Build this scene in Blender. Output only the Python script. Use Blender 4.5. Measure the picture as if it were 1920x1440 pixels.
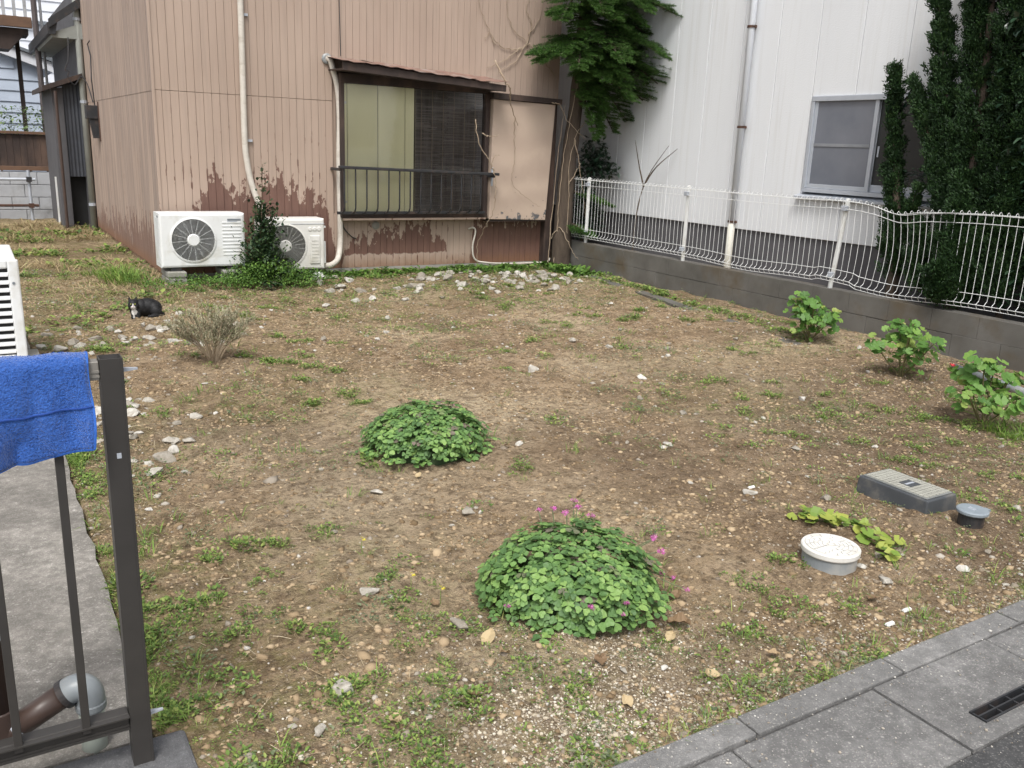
import bpy, bmesh, math, random
import numpy as np
from mathutils import Vector, Matrix
for o in list(bpy.data.objects): bpy.data.objects.remove(o)
random.seed(7); rng = np.random.default_rng(7)
S = bpy.context.scene; COL = S.collection
# ------------------------------------------------------------------ camera
PITCH, ROLL, YAW, FPX = 0.26278, 0.03970, 0.55355, 1642.7
cam = bpy.data.cameras.new('camera'); camo = bpy.data.objects.new('camera', cam); COL.objects.link(camo); S.camera = camo
cam.sensor_fit = 'HORIZONTAL'; cam.sensor_width = 36; cam.lens = FPX/1920*36; cam.clip_start = .05; cam.clip_end = 600
_f = Vector((math.sin(YAW)*math.cos(PITCH), math.cos(YAW)*math.cos(PITCH), -math.sin(PITCH)))
_r = Vector((math.cos(YAW), -math.sin(YAW), 0)); _u = _r.cross(_f)
_r2 = _r*math.cos(ROLL)+_u*math.sin(ROLL); _u2 = -_r*math.sin(ROLL)+_u*math.cos(ROLL)
camo.matrix_world = Matrix(((_r2.x,_u2.x,-_f.x,0),(_r2.y,_u2.y,-_f.y,0),(_r2.z,_u2.z,-_f.z,1.45),(0,0,0,1)))
# ------------------------------------------------------------------ light: bright overcast
SUN_EL, SUN_AZ = math.radians(58), math.radians(215)      # azimuth clockwise from +Y
W = bpy.data.worlds.new('World'); S.world = W; W.use_nodes = True
wn = W.node_tree; bg = wn.nodes['Background']
sky = wn.nodes.new('ShaderNodeTexSky'); sky.sky_type = 'NISHITA'; sky.sun_disc = False
sky.sun_elevation = SUN_EL; sky.sun_rotation = SUN_AZ; sky.dust_density = 4; sky.air_density = 1.0; sky.ozone_density = 1
hs = wn.nodes.new('ShaderNodeHueSaturation'); hs.inputs['Saturation'].default_value = .22
wn.links.new(sky.outputs[0], hs.inputs['Color']); wn.links.new(hs.outputs[0], bg.inputs[0]); bg.inputs[1].default_value = .14
sl = bpy.data.lights.new('sun', 'SUN'); sl.energy = 1.5; sl.angle = math.radians(16); sl.color = (1, .97, .92)
so = bpy.data.objects.new('sun', sl); COL.objects.link(so)
sd = Vector((math.sin(SUN_AZ)*math.cos(SUN_EL), math.cos(SUN_AZ)*math.cos(SUN_EL), math.sin(SUN_EL)))
so.rotation_euler = sd.to_track_quat('Z', 'Y').to_euler(); so.location = sd*30
S.view_settings.view_transform = 'Standard'; S.view_settings.look = 'None'; S.view_settings.gamma = 1
S.view_settings.use_curve_mapping = False; S.view_settings.exposure = .66
# ------------------------------------------------------------------ helpers
ORG = {}
def tag(o, label=None, cat=None, group=None, kind=None):
    if label: o['label'] = label
    if cat: o['category'] = cat
    if group: o['group'] = group
    if kind: o['kind'] = kind
    return o
def thing(name, loc, label, cat, group=None):
    o = bpy.data.objects.new(name, None); COL.objects.link(o); o.location = loc; o.empty_display_size = .1
    ORG[o] = Vector(loc); return tag(o, label, cat, group)
def link(name, me, parent=None):
    o = bpy.data.objects.new(name, me); COL.objects.link(o); o.parent = parent; ORG[o] = ORG.get(parent, Vector((0,0,0))); return o
def inst(name, me, parent, M):
    o = bpy.data.objects.new(name, me); COL.objects.link(o); o.parent = parent
    o.matrix_basis = M if parent is None else Matrix.Translation(-ORG[parent]) @ M
    return o
class MB:
    def __init__(s): s.v = []; s.f = []
    def add(s, vs, fs):
        n = len(s.v); s.v += [tuple(v) for v in vs]; s.f += [tuple(i+n for i in f) for f in fs]; return s
    def box(s, x0, x1, y0, y1, z0, z1):
        return s.add([(x0,y0,z0),(x1,y0,z0),(x1,y1,z0),(x0,y1,z0),(x0,y0,z1),(x1,y0,z1),(x1,y1,z1),(x0,y1,z1)],
                     [(0,3,2,1),(4,5,6,7),(0,1,5,4),(1,2,6,5),(2,3,7,6),(3,0,4,7)])
    def hexa(s, p):   # 8 points, bottom 4 then top 4
        return s.add(p, [(0,3,2,1),(4,5,6,7),(0,1,5,4),(1,2,6,5),(2,3,7,6),(3,0,4,7)])
    def tube(s, pts, r, n=8, cap=True):
        pts = [Vector(p) for p in pts]; rs = r if isinstance(r, (list, tuple)) else [r]*len(pts)
        t = (pts[1]-pts[0]).normalized(); a = t.orthogonal().normalized(); rings = []
        for i, p in enumerate(pts):
            t2 = (pts[min(i+1, len(pts)-1)]-pts[max(i-1, 0)])
            t2 = t2.normalized() if t2.length > 1e-9 else t
            a = (a-t2*a.dot(t2)); a = a.normalized() if a.length > 1e-6 else t2.orthogonal().normalized()
            b = t2.cross(a); t = t2
            rings.append([p+(a*math.cos(2*math.pi*k/n)+b*math.sin(2*math.pi*k/n))*rs[i] for k in range(n)])
        base = len(s.v); s.v += [tuple(q) for R in rings for q in R]
        for i in range(len(pts)-1):
            for k in range(n):
                k2 = (k+1) % n; s.f.append((base+i*n+k, base+i*n+k2, base+(i+1)*n+k2, base+(i+1)*n+k))
        if cap:
            s.f.append(tuple(base+k for k in range(n-1, -1, -1))); s.f.append(tuple(base+(len(pts)-1)*n+k for k in range(n)))
        return s
    def bar(s, a, b, w, h, up=(0,0,1)):
        a = Vector(a); b = Vector(b); t = (b-a).normalized(); sd = t.cross(Vector(up)).normalized(); u = sd.cross(t)
        q = lambda p: [p-sd*w/2-u*h/2, p+sd*w/2-u*h/2, p+sd*w/2+u*h/2, p-sd*w/2+u*h/2]
        return s.add(q(a)+q(b), [(0,1,2,3),(7,6,5,4),(0,4,5,1),(1,5,6,2),(2,6,7,3),(3,7,4,0)])
    def lathe(s, prof, c=(0,0,0), n=24, M=None):
        base = len(s.v)
        for (r, z) in prof:
            for k in range(n):
                a = 2*math.pi*k/n; p = Vector((r*math.cos(a), r*math.sin(a), z))
                if M is not None: p = M @ p
                s.v.append((p.x+c[0], p.y+c[1], p.z+c[2]))
        for i in range(len(prof)-1):
            for k in range(n):
                k2 = (k+1) % n; s.f.append((base+i*n+k, base+i*n+k2, base+(i+1)*n+k2, base+(i+1)*n+k))
        s.f.append(tuple(base+k for k in range(n-1, -1, -1))); s.f.append(tuple(base+(len(prof)-1)*n+k for k in range(n)))
        return s
    def mesh(s, name, mat, off=Vector((0,0,0)), smooth=False):
        me = bpy.data.meshes.new(name); me.from_pydata([(x-off[0], y-off[1], z-off[2]) for x, y, z in s.v], [], s.f)
        me.materials.append(mat)
        bm = bmesh.new(); bm.from_mesh(me); bmesh.ops.recalc_face_normals(bm, faces=bm.faces); bm.to_mesh(me); bm.free()
        if smooth: me.shade_smooth()
        return me
    def build(s, name, mat, parent=None, bevel=0, smooth=False, seg=2):
        o = link(name, s.mesh(name, mat, ORG.get(parent, Vector((0,0,0))), smooth), parent)
        if bevel:
            m = o.modifiers.new('bevel', 'BEVEL'); m.width = bevel; m.segments = seg; m.limit_method = 'ANGLE'; m.angle_limit = math.radians(40)
        return o
def fast(name, V, F, mat, parent=None, smooth=False):
    V = np.asarray(V, np.float32).reshape(-1, 3); F = np.asarray(F, np.int32); k = F.shape[1]
    off = ORG.get(parent, Vector((0,0,0))); V = V-np.array(off, np.float32)
    me = bpy.data.meshes.new(name); me.vertices.add(len(V)); me.vertices.foreach_set('co', V.ravel())
    me.loops.add(F.size); me.loops.foreach_set('vertex_index', F.ravel())
    me.polygons.add(len(F)); me.polygons.foreach_set('loop_start', np.arange(len(F), dtype=np.int32)*k)
    me.update(calc_edges=True); me.materials.append(mat)
    if smooth: me.shade_smooth()
    return link(name, me, parent)
def frames(d, up=None, roll=None):
    """basis with Y = d (leaf axis), Z ~ up"""
    d = d/np.linalg.norm(d, axis=1, keepdims=True)
    up = np.tile([0,0,1.], (len(d),1)) if up is None else up
    x = np.cross(d, up); n = np.linalg.norm(x, axis=1, keepdims=True); x = np.where(n > 1e-4, x/np.maximum(n, 1e-6), [1.,0,0])
    z = np.cross(x, d)
    if roll is not None:
        c, s_ = np.cos(roll)[:,None], np.sin(roll)[:,None]; x, z = x*c+z*s_, -x*s_+z*c
    return np.stack([x, d, z], axis=2)
def scatter(T, F, pos, fr, size):
    T = np.asarray(T, float); F = np.asarray(F, int); size = np.asarray(size, float)
    if size.ndim == 1: size = size[:,None]*np.ones(3)
    L = T[None]*size[:,None,:]
    V = np.einsum('nij,nkj->nki', fr, L)+pos[:,None,:]
    n = len(pos); FF = (F[None]+(np.arange(n)*len(T))[:,None,None]).reshape(-1, F.shape[1])
    return V.reshape(-1, 3), FF
def merge(parts):
    V = []; F = []; n = 0
    for v, f in parts: V.append(v); F.append(f+n); n += len(v)
    return np.concatenate(V), np.concatenate(F)
LEAF = ([(0,0,0),(-.28,.35,.06),(0,.4,-.02),(.28,.35,.06),(-.2,.75,.0),(0,.78,-.06),(.2,.75,.0),(0,1,-.12)],
        [(0,2,1),(0,3,2),(1,2,5),(1,5,4),(2,3,6),(2,6,5),(4,5,7),(5,6,7)])
DIAM = ([(0,0,0),(-.3,.5,.08),(0,1,-.05),(.3,.5,.08)], [(0,3,1),(1,3,2)])
BLADE = ([(-.022,0,0),(.022,0,0),(-.018,.5,.1),(.018,.5,.1),(0,1,-.08)], [(0,1,3),(0,3,2),(2,3,4)])
SPIKE = ([(0,0,0),(-.16,.4,0),(0,1,0),(.16,.4,0),(0,.4,-.16),(0,.4,.16)], [(0,3,2),(0,2,1),(0,5,2),(0,2,4)])
_lat = np.random.default_rng(3).random((8, 256, 256))
def vn(x, y, sc, k=0):
    x = np.asarray(x, float)*sc+37.3; y = np.asarray(y, float)*sc+91.7
    xi = np.floor(x).astype(int); yi = np.floor(y).astype(int); fx = x-xi; fy = y-yi
    fx = fx*fx*(3-2*fx); fy = fy*fy*(3-2*fy); L = _lat[k]; a = xi & 255; b = yi & 255; a1 = (xi+1) & 255; b1 = (yi+1) & 255
    return (L[a,b]*(1-fx)+L[a1,b]*fx)*(1-fy)+(L[a,b1]*(1-fx)+L[a1,b1]*fx)*fy
def rdir(n, up=0.0, spread=1.0):
    v = rng.normal(size=(n,3))*spread; v[:,2] = np.abs(v[:,2])*.4+up; return v
# ------------------------------------------------------------------ materials
def newmat(name):
    m = bpy.data.materials.new(name); m.use_nodes = True; nt = m.node_tree; return m, nt, nt.nodes['Principled BSDF']
def nd(nt, t, **kw):
    n = nt.nodes.new('ShaderNode'+t)
    for k, v in kw.items():
        if k.startswith('_'): setattr(n, k[1:], v)
        else:
            i = n.inputs[int(k[1:])] if (k[0] == 'i' and k[1:].isdigit()) else n.inputs[k]
            if hasattr(v, 'is_output') or isinstance(v, bpy.types.NodeSocket): nt.links.new(v, i)
            else: i.default_value = v
    return n
def math_(nt, op, a, b=None, c=None, clamp=False):
    n = nt.nodes.new('ShaderNodeMath'); n.operation = op; n.use_clamp = clamp
    for i, v in enumerate((a, b, c)):
        if v is None: continue
        if isinstance(v, bpy.types.NodeSocket): nt.links.new(v, n.inputs[i])
        else: n.inputs[i].default_value = v
    return n.outputs[0]
def ramp(nt, fac, stops, interp='LINEAR'):
    n = nt.nodes.new('ShaderNodeValToRGB'); e = n.color_ramp; e.interpolation = interp
    for i, (p, c) in enumerate(stops):
        c = c if not isinstance(c, (int, float)) else (c, c, c)
        el = e.elements[i] if i < 2 else e.elements.new(p)
        el.position = p; el.color = (*c[:3], 1)
    nt.links.new(fac, n.inputs[0]); return n.outputs[0]
def mixc(nt, fac, a, b, mode='MIX'):
    n = nt.nodes.new('ShaderNodeMix'); n.data_type = 'RGBA'; n.blend_type = mode
    for i, v in ((0, fac), (6, a), (7, b)):
        if isinstance(v, bpy.types.NodeSocket): nt.links.new(v, n.inputs[i])
        elif i == 0: n.inputs[0].default_value = v
        else: n.inputs[i].default_value = (*v[:3], 1)
    return n.outputs[2]
def noise(nt, vec, scale, detail=4, rough=.55, out=0):
    return nd(nt, 'TexNoise', Vector=vec, Scale=scale, Detail=detail, Roughness=rough).outputs[out]
def bump(nt, p, h, strength=.3, dist=.01):
    b = nd(nt, 'Bump', Height=h, Strength=strength, Distance=dist); nt.links.new(b.outputs[0], p.inputs['Normal'])
def oc(nt): return nd(nt, 'TexCoord').outputs['Object']
def wpos(nt): return nd(nt, 'NewGeometry').outputs['Position']
def mapped(nt, vec, sc): return nd(nt, 'Mapping', Vector=vec, Scale=sc).outputs[0]
def mat(name, a, b=None, rough=.7, sc=6, bsc=0, bs=.3, bd=.004, metal=0, spec=None, dirt=None, dsc=2.5, stretch=(1,1,1)):
    m, nt, p = newmat(name); v = mapped(nt, oc(nt), stretch)
    b = b or tuple(x*.8 for x in a)
    c = ramp(nt, noise(nt, v, sc, 6), [(.3, b), (.7, a)])
    if dirt: c = mixc(nt, ramp(nt, noise(nt, v, dsc, 7, .65), [(.5, 0), (.72, 1)]), c, dirt)
    nt.links.new(c, p.inputs['Base Color']); p.inputs['Roughness'].default_value = rough; p.inputs['Metallic'].default_value = metal
    if spec is not None: p.inputs['Specular IOR Level'].default_value = spec
    if bsc: bump(nt, p, noise(nt, v, bsc, 5), bs, bd)
    return m
def islemat(name, stops, rough=.6, trans=0, spec=.35, perobj=False, nsc=0):
    m, nt, p = newmat(name)
    r = nd(nt, 'ObjectInfo').outputs['Random'] if perobj else nd(nt, 'NewGeometry').outputs['Random Per Island']
    if nsc: r = math_(nt, 'ADD', math_(nt, 'MULTIPLY', r, .6), math_(nt, 'MULTIPLY', noise(nt, wpos(nt), nsc, 2), .45))
    c = ramp(nt, r, stops); nt.links.new(c, p.inputs['Base Color'])
    p.inputs['Roughness'].default_value = rough; p.inputs['Specular IOR Level'].default_value = spec
    if trans:
        t = nd(nt, 'BsdfTranslucent'); nt.links.new(c, t.inputs[0]); ms = nd(nt, 'MixShader', Fac=trans)
        nt.links.new(p.outputs[0], ms.inputs[1]); nt.links.new(t.outputs[0], ms.inputs[2]); nt.links.new(ms.outputs[0], nt.nodes['Material Output'].inputs[0])
    return m
M = {}
M['white_paint'] = mat('white_paint', (.72,.73,.72), (.62,.63,.62), .45, 8, dirt=(.45,.43,.38), dsc=4)
M['ac_white'] = mat('ac_white', (.74,.75,.75), (.68,.69,.69), .4, 5, dirt=(.52,.50,.44), dsc=4, bsc=0)
M['ac_cream'] = mat('ac_cream', (.70,.69,.66), (.63,.62,.58), .45, 5, dirt=(.52,.5,.44), dsc=3)
M['dark_void'] = mat('dark_void', (.012,.012,.013), (.008,.008,.008), .7)
M['grey_plastic'] = mat('grey_plastic', (.20,.22,.24), (.16,.18,.2), .45, 9)
M['pvc_grey'] = mat('pvc_grey', (.25,.275,.29), (.2,.22,.235), .4, 9, dirt=(.4,.38,.34))
M['brown_pipe'] = mat('brown_pipe', (.07,.045,.036), (.055,.036,.03), .4, 9)
M['dark_wood'] = mat('dark_wood', (.05,.032,.026), (.025,.017,.015), .75, 6, 60, .4, stretch=(1,1,.3), dirt=(.12,.075,.055))
M['black_iron'] = mat('black_iron', (.028,.03,.034), (.02,.02,.022), .5, 20, dirt=(.07,.05,.04), dsc=9)
M['brown_alu'] = mat('brown_alu', (.066,.061,.057), (.053,.049,.046), .42, 12, metal=.35)
M['alu'] = mat('alu', (.48,.51,.56), (.42,.45,.5), .4, 8, metal=.2)
M['concrete'] = mat('concrete', (.36,.35,.32), (.24,.23,.21), .9, 5, 90, .5, .004, dirt=(.17,.17,.13))
M['block'] = mat('block', (.145,.138,.126), (.085,.08,.07), .92, 3, 150, .6, .004, dirt=(.10,.078,.05), dsc=2.2)
M['block_far'] = mat('block_far', (.46,.47,.49), (.35,.36,.38), .9, 3, 60, .4, dirt=(.25,.25,.25))
M['foundation_dark'] = mat('foundation_dark', (.105,.103,.11), (.08,.078,.085), .85, 4, 80, .3)
M['rust'] = mat('rust', (.1,.045,.028), (.05,.03,.022), .85, 20, 80, .4)
M['wire_white'] = mat('wire_white', (.78,.79,.79), (.7,.71,.7), .45, 15)
# ---- ground & setting shaders
def soil_material():
    m, nt, p = newmat('soil'); w = wpos(nt)
    at = nd(nt, 'Attribute', _attribute_name='zone'); sep = nd(nt, 'SeparateColor', Color=at.outputs['Color'])
    sandy, moss, dark = sep.outputs[0], sep.outputs[1], sep.outputs[2]
    n1 = noise(nt, w, 3.2, 8, .65); n2 = noise(nt, w, 38, 6, .7); n3 = noise(nt, w, 130, 3, .6)
    c = ramp(nt, n1, [(.28, (.19,.128,.075)), (.5, (.325,.235,.148)), (.72, (.46,.355,.24))])
    c = mixc(nt, math_(nt, 'MULTIPLY', sandy, .85), c, (.52,.42,.285))
    c = mixc(nt, math_(nt, 'MULTIPLY', dark, .6), c, (.13,.092,.065))
    mo = math_(nt, 'MULTIPLY', moss, ramp(nt, noise(nt, w, 9, 6, .7), [(.40, 0), (.62, 1)]))
    c = mixc(nt, math_(nt, 'MULTIPLY', mo, .7), c, (.175,.175,.06))
    c = mixc(nt, ramp(nt, noise(nt, w, 11, 6, .7), [(.36, .7), (.52, 0)]), c, (.11,.075,.046))
    c = mixc(nt, ramp(nt, n2, [(.36, .7), (.52, 0)]), c, (.075,.052,.034))
    c = mixc(nt, ramp(nt, noise(nt, w, 55, 5, .75), [(.54, 0), (.66, .6)]), c, (.36,.285,.2))
    c = mixc(nt, ramp(nt, n3, [(.60, 0), (.72, .55)]), c, (.5,.43,.34))
    nt.links.new(c, p.inputs['Base Color']); p.inputs['Roughness'].default_value = .95; p.inputs['Specular IOR Level'].default_value = .1
    h = math_(nt, 'ADD', math_(nt, 'MULTIPLY', n2, 1.0), math_(nt, 'MULTIPLY', n3, .5)); bump(nt, p, h, 1.0, .024)
    return m
M['soil'] = soil_material()
def asphalt(name, a, b, speck, sc=160):
    m, nt, p = newmat(name); w = wpos(nt)
    c = ramp(nt, noise(nt, w, 5, 8, .7), [(.3, a), (.7, b)])
    vo = nd(nt, 'TexVoronoi', Vector=w, Scale=sc*2.2); r = nd(nt, 'SeparateColor', Color=vo.outputs['Color']).outputs[0]
    c = mixc(nt, ramp(nt, r, [(.80, 0), (.95, .45)]), c, speck)
    vo2 = nd(nt, 'TexVoronoi', Vector=w, Scale=sc*.6); r2 = nd(nt, 'SeparateColor', Color=vo2.outputs['Color']).outputs[1]
    c = mixc(nt, math_(nt, 'MULTIPLY', ramp(nt, r2, [(.955, 0), (.965, .8)]), ramp(nt, vo2.outputs['Distance'], [(.25, 1), (.4, 0)])), c, speck)
    st = ramp(nt, noise(nt, w, 1.7, 7, .7), [(.42, 0), (.68, .6)]); c = mixc(nt, st, c, tuple(x*.6 for x in a))
    c = mixc(nt, ramp(nt, noise(nt, w, 28, 6, .75), [(.42, .45), (.6, 0)]), c, tuple(x*.55 for x in a))
    nt.links.new(c, p.inputs['Base Color']); p.inputs['Roughness'].default_value = .92; p.inputs['Specular IOR Level'].default_value = .2
    bump(nt, p, math_(nt, 'ADD', noise(nt, w, 220, 3), math_(nt, 'MULTIPLY', noise(nt, w, 60, 4), .6)), .6, .006)
    return m
M['slab'] = asphalt('slab', (.14,.138,.136), (.25,.245,.24), (.5,.48,.45), 130)
M['kerb'] = asphalt('kerb', (.17,.168,.165), (.26,.255,.25), (.45,.43,.4), 170)
M['road'] = asphalt('road', (.06,.06,.062), (.09,.09,.09), (.3,.29,.28), 120)
M['path'] = asphalt('path', (.165,.153,.138), (.37,.345,.31), (.55,.52,.48), 110)
M['base_concrete'] = asphalt('base_concrete', (.13,.13,.132), (.19,.19,.19), (.3,.3,.3), 200)
def siding_material(name, side=False):
    m, nt, p = newmat(name); v = oc(nt); sx = nd(nt, 'SeparateXYZ', Vector=v); x = sx.outputs[1] if side else sx.outputs[0]; z = sx.outputs[2]
    base = ramp(nt, noise(nt, mapped(nt, v, (1,1,.35)), 2.2, 6), [(.3, (.36,.27,.215)), (.7, (.425,.325,.262))])
    streak = ramp(nt, noise(nt, mapped(nt, v, (14,14,.5)), 2.0, 4, .6), [(.5, 0), (.75, .45)]); base = mixc(nt, streak, base, (.28,.22,.18))
    if side: base = mixc(nt, ramp(nt, noise(nt, mapped(nt, v, (1,26,.25)), 1.6, 5, .7), [(.42, 0), (.58, .75)]), base, (.215,.17,.15))
    brown = ramp(nt, noise(nt, mapped(nt, v, (6,6,1)), 3, 5), [(.3, (.125,.066,.05)), (.7, (.165,.088,.066))])
    board = nd(nt, 'TexWhiteNoise', _noise_dimensions='1D', W=math_(nt, 'FLOOR', math_(nt, 'DIVIDE', x, .08))).outputs[0]
    fine = noise(nt, mapped(nt, v, (1,1,.5)), 17, 7, .62)
    if side:
        hgt = math_(nt, 'ADD', .25, math_(nt, 'MULTIPLY', math_(nt, 'SUBTRACT', 1, math_(nt, 'DIVIDE', x, 5.5)), .25))
        jag = math_(nt, 'ADD', math_(nt, 'MULTIPLY', math_(nt, 'SUBTRACT', noise(nt, mapped(nt, v, (8,8,.6)), 3, 4), .5), 1.6), math_(nt, 'MULTIPLY', math_(nt, 'SUBTRACT', fine, .5), .5))
        low = None
    else:
        H = [(0,0),(.3,.35),(.33,.82),(.45,.9),(.53,1.03),(.56,1.12),(.62,.98),(.8,.86),(1.0,.95),(1.12,1.0),(1.3,.97),(1.45,.88),(1.62,.92),(1.75,.85),(1.82,.4),(1.88,.2),(1.98,.25),(2.1,.42),(2.3,.46),(2.6,.47),(2.85,.56),(3.05,.5),(3.25,.36),(3.32,.0),(3.6,0),(3.64,.62),(4.8,.62)]
        # at most 32 stops
        hr = ramp(nt, math_(nt, 'DIVIDE', x, 4.8), [(a/4.8, h/1.2) for a, h in H]); hgt = math_(nt, 'MULTIPLY', hr, 1.2)
        jag = math_(nt, 'ADD', math_(nt, 'MULTIPLY', math_(nt, 'SUBTRACT', board, .55), .16), math_(nt, 'MULTIPLY', math_(nt, 'SUBTRACT', fine, .5), .95))
        low = math_(nt, 'MULTIPLY', ramp(nt, math_(nt, 'DIVIDE', x, 4.8), [(.395, 0), (.41, 1), (.70, 1), (.71, 0)]), .19)
    peel = ramp(nt, math_(nt, 'SUBTRACT', math_(nt, 'ADD', hgt, jag), z), [(.0, 0), (.012, 1)])
    if low is not None:
        peel = math_(nt, 'MULTIPLY', peel, ramp(nt, math_(nt, 'SUBTRACT', math_(nt, 'ADD', z, math_(nt, 'MULTIPLY', math_(nt, 'SUBTRACT', fine, .5), .12)), low), [(.0, 0), (.01, 1)]))
    # isolated flakes hugging the board joints
    fr = math_(nt, 'FRACT', math_(nt, 'DIVIDE', x, .08)); edge = math_(nt, 'ABSOLUTE', math_(nt, 'SUBTRACT', fr, .5))
    fl = math_(nt, 'MULTIPLY', ramp(nt, noise(nt, mapped(nt, v, (1,1,.3)), 17, 4, .6), [(.585, 0), (.6, 1)]), ramp(nt, math_(nt, 'ADD', edge, math_(nt, 'MULTIPLY', fine, .25)), [(.5, 0), (.52, 1)]))
    fl = math_(nt, 'MULTIPLY', fl, ramp(nt, math_(nt, 'MULTIPLY', z, .4), [(.35, 1), (.75, 0)]) if not side else .3)
    pk = math_(nt, 'MAXIMUM', peel, fl)
    c = mixc(nt, pk if not side else math_(nt, 'MULTIPLY', pk, .75), base, brown)
    rust = math_(nt, 'MULTIPLY', ramp(nt, math_(nt, 'ADD', z, math_(nt, 'MULTIPLY', fine, .16)), [(.15, 1), (.26, 0)]), .6)
    c = mixc(nt, rust, c, (.2,.1,.05))
    nt.links.new(c, p.inputs['Base Color']); p.inputs['Roughness'].default_value = .62
    bump(nt, p, math_(nt, 'SUBTRACT', math_(nt, 'MULTIPLY', noise(nt, v, 9, 4), .3), pk), .35, .003)
    return m
M['siding'] = siding_material('siding'); M['siding_side'] = siding_material('siding_side', True)
def shutter_panel():
    m, nt, p = newmat('shutter_panel'); v = oc(nt); z = nd(nt, 'SeparateXYZ', Vector=v).outputs[2]
    ws = nd(nt, 'TexWave', _wave_type='RINGS', Vector=mapped(nt, v, (1,1,.55)), Scale=1.6, Distortion=3.5, Detail=3).outputs['Color']
    c = mixc(nt, math_(nt, 'MULTIPLY', ws, .4), (.48,.375,.30), (.35,.265,.21))
    c = mixc(nt, ramp(nt, noise(nt, v, 2.5, 6), [(.45, 0), (.75, .5)]), c, (.33,.25,.2))
    n = noise(nt, v, 15, 5, .65); low = ramp(nt, z, [(.60, .16), (.80, 0)]); lo2 = ramp(nt, z, [(1.85, 0), (2.0, .13)])
    pk = ramp(nt, math_(nt, 'ADD', n, math_(nt, 'ADD', low, lo2)), [(.70, 0), (.71, 1)])
    c = mixc(nt, pk, c, (.1,.1,.105)); nt.links.new(c, p.inputs['Base Color']); p.inputs['Roughness'].default_value = .7
    bump(nt, p, ws, .12, .004); return m
M['shutter_panel'] = shutter_panel()
def stucco():
    m, nt, p = newmat('stucco'); w = wpos(nt)
    c = ramp(nt, noise(nt, mapped(nt, w, (1,1,.25)), 1.2, 6), [(.3, (.68,.695,.715)), (.7, (.745,.76,.78))])
    c = mixc(nt, ramp(nt, noise(nt, mapped(nt, w, (9,9,.35)), 2.2, 5, .6), [(.52, 0), (.8, .4)]), c, (.52,.51,.48))
    nt.links.new(c, p.inputs['Base Color']); p.inputs['Roughness'].default_value = .85
    bump(nt, p, noise(nt, mapped(nt, w, (1,1,1.6)), 55, 3, .5), .3, .008); return m
M['stucco'] = stucco()
def glass(name='glass', tint=(1,1,1), refl=.10):
    m, nt, p = newmat(name); nt.nodes.remove(p)
    t = nd(nt, 'BsdfTransparent', Color=(*tint,1)); g = nd(nt, 'BsdfGlossy', Roughness=.03)
    fz = nd(nt, 'Fresnel', IOR=1.5); ms = nt.nodes.new('ShaderNodeMixShader')
    nt.links.new(fz.outputs[0], ms.inputs[0]); nt.links.new(t.outputs[0], ms.inputs[1]); nt.links.new(g.outputs[0], ms.inputs[2])
    nt.links.new(ms.outputs[0], nt.nodes['Material Output'].inputs[0]); return m
M['glass'] = glass()
M['curtain'] = mat('curtain', (.85,.82,.54), (.76,.73,.47), .9, 3, 200, .2, stretch=(1,1,.3))
M['blind'] = islemat('blind', [(0, (.08,.067,.06)), (.5, (.17,.145,.125)), (1, (.34,.30,.27))], .8, nsc=3)
M['blind_back'] = mat('blind_back', (.22,.20,.185), (.08,.07,.064), .8, 2.5, stretch=(9,1,.5))
M['canopy_metal'] = mat('canopy_metal', (.26,.15,.115), (.17,.105,.085), .7, 7, 40, .5, .006, dirt=(.3,.27,.25), dsc=6)
def frosted():
    m, nt, p = newmat('frosted_glass'); v = oc(nt)
    c = ramp(nt, noise(nt, v, 2, 4), [(.3, (.14,.155,.185)), (.7, (.20,.21,.24))]); nt.links.new(c, p.inputs['Base Color'])
    p.inputs['Roughness'].default_value = .22; return m
M['frosted'] = frosted()
M['screen'] = mat('screen', (.035,.036,.036), (.02,.021,.021), .35, 3)
M['gravel'] = islemat('gravel', [(0, (.13,.095,.065)), (.4, (.22,.175,.125)), (.8, (.31,.265,.205)), (.95, (.40,.365,.31)), (1, (.54,.51,.47))], .9)
M['straw'] = islemat('straw', [(0, (.2,.135,.075)), (.4, (.36,.27,.16)), (.8, (.5,.405,.265)), (1, (.6,.52,.38))], .8)
M['weed'] = islemat('weed', [(0, (.065,.115,.03)), (.35, (.125,.205,.045)), (.7, (.20,.295,.065)), (1, (.31,.36,.10))], .6, .25)
M['weed_grey'] = islemat('weed_grey', [(0, (.085,.115,.06)), (.5, (.145,.18,.09)), (1, (.24,.26,.15))], .65, .2)
M['grass'] = islemat('grass', [(0, (.07,.13,.025)), (.4, (.125,.23,.035)), (.8, (.21,.33,.06)), (1, (.36,.36,.12))], .55, .25)
M['dry_grass'] = islemat('dry_grass', [(0, (.2,.14,.07)), (.45, (.34,.255,.14)), (.8, (.46,.37,.22)), (1, (.24,.26,.09))], .8, .15)
M['clover'] = islemat('clover', [(0, (.075,.15,.05)), (.35, (.12,.225,.07)), (.65, (.17,.30,.085)), (.87, (.25,.385,.11)), (.90, (.15,.15,.10)), (1, (.19,.15,.12))], .5, .22, perobj=True)
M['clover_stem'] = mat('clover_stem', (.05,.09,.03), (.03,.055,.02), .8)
M['pink'] = islemat('pink', [(0, (.45,.06,.30)), (.5, (.60,.14,.44)), (1, (.68,.30,.54))], .5, .25)
M['yellow'] = islemat('yellow', [(0, (.7,.6,.03)), (1, (.8,.72,.1))], .5, .2)
M['red'] = islemat('red', [(0, (.6,.03,.04)), (1, (.7,.08,.1))], .5, .2)
M['geranium'] = islemat('geranium', [(0, (.06,.145,.028)), (.5, (.115,.235,.045)), (.85, (.18,.31,.065)), (1, (.3,.34,.085))], .5, .28, perobj=True)
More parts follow.
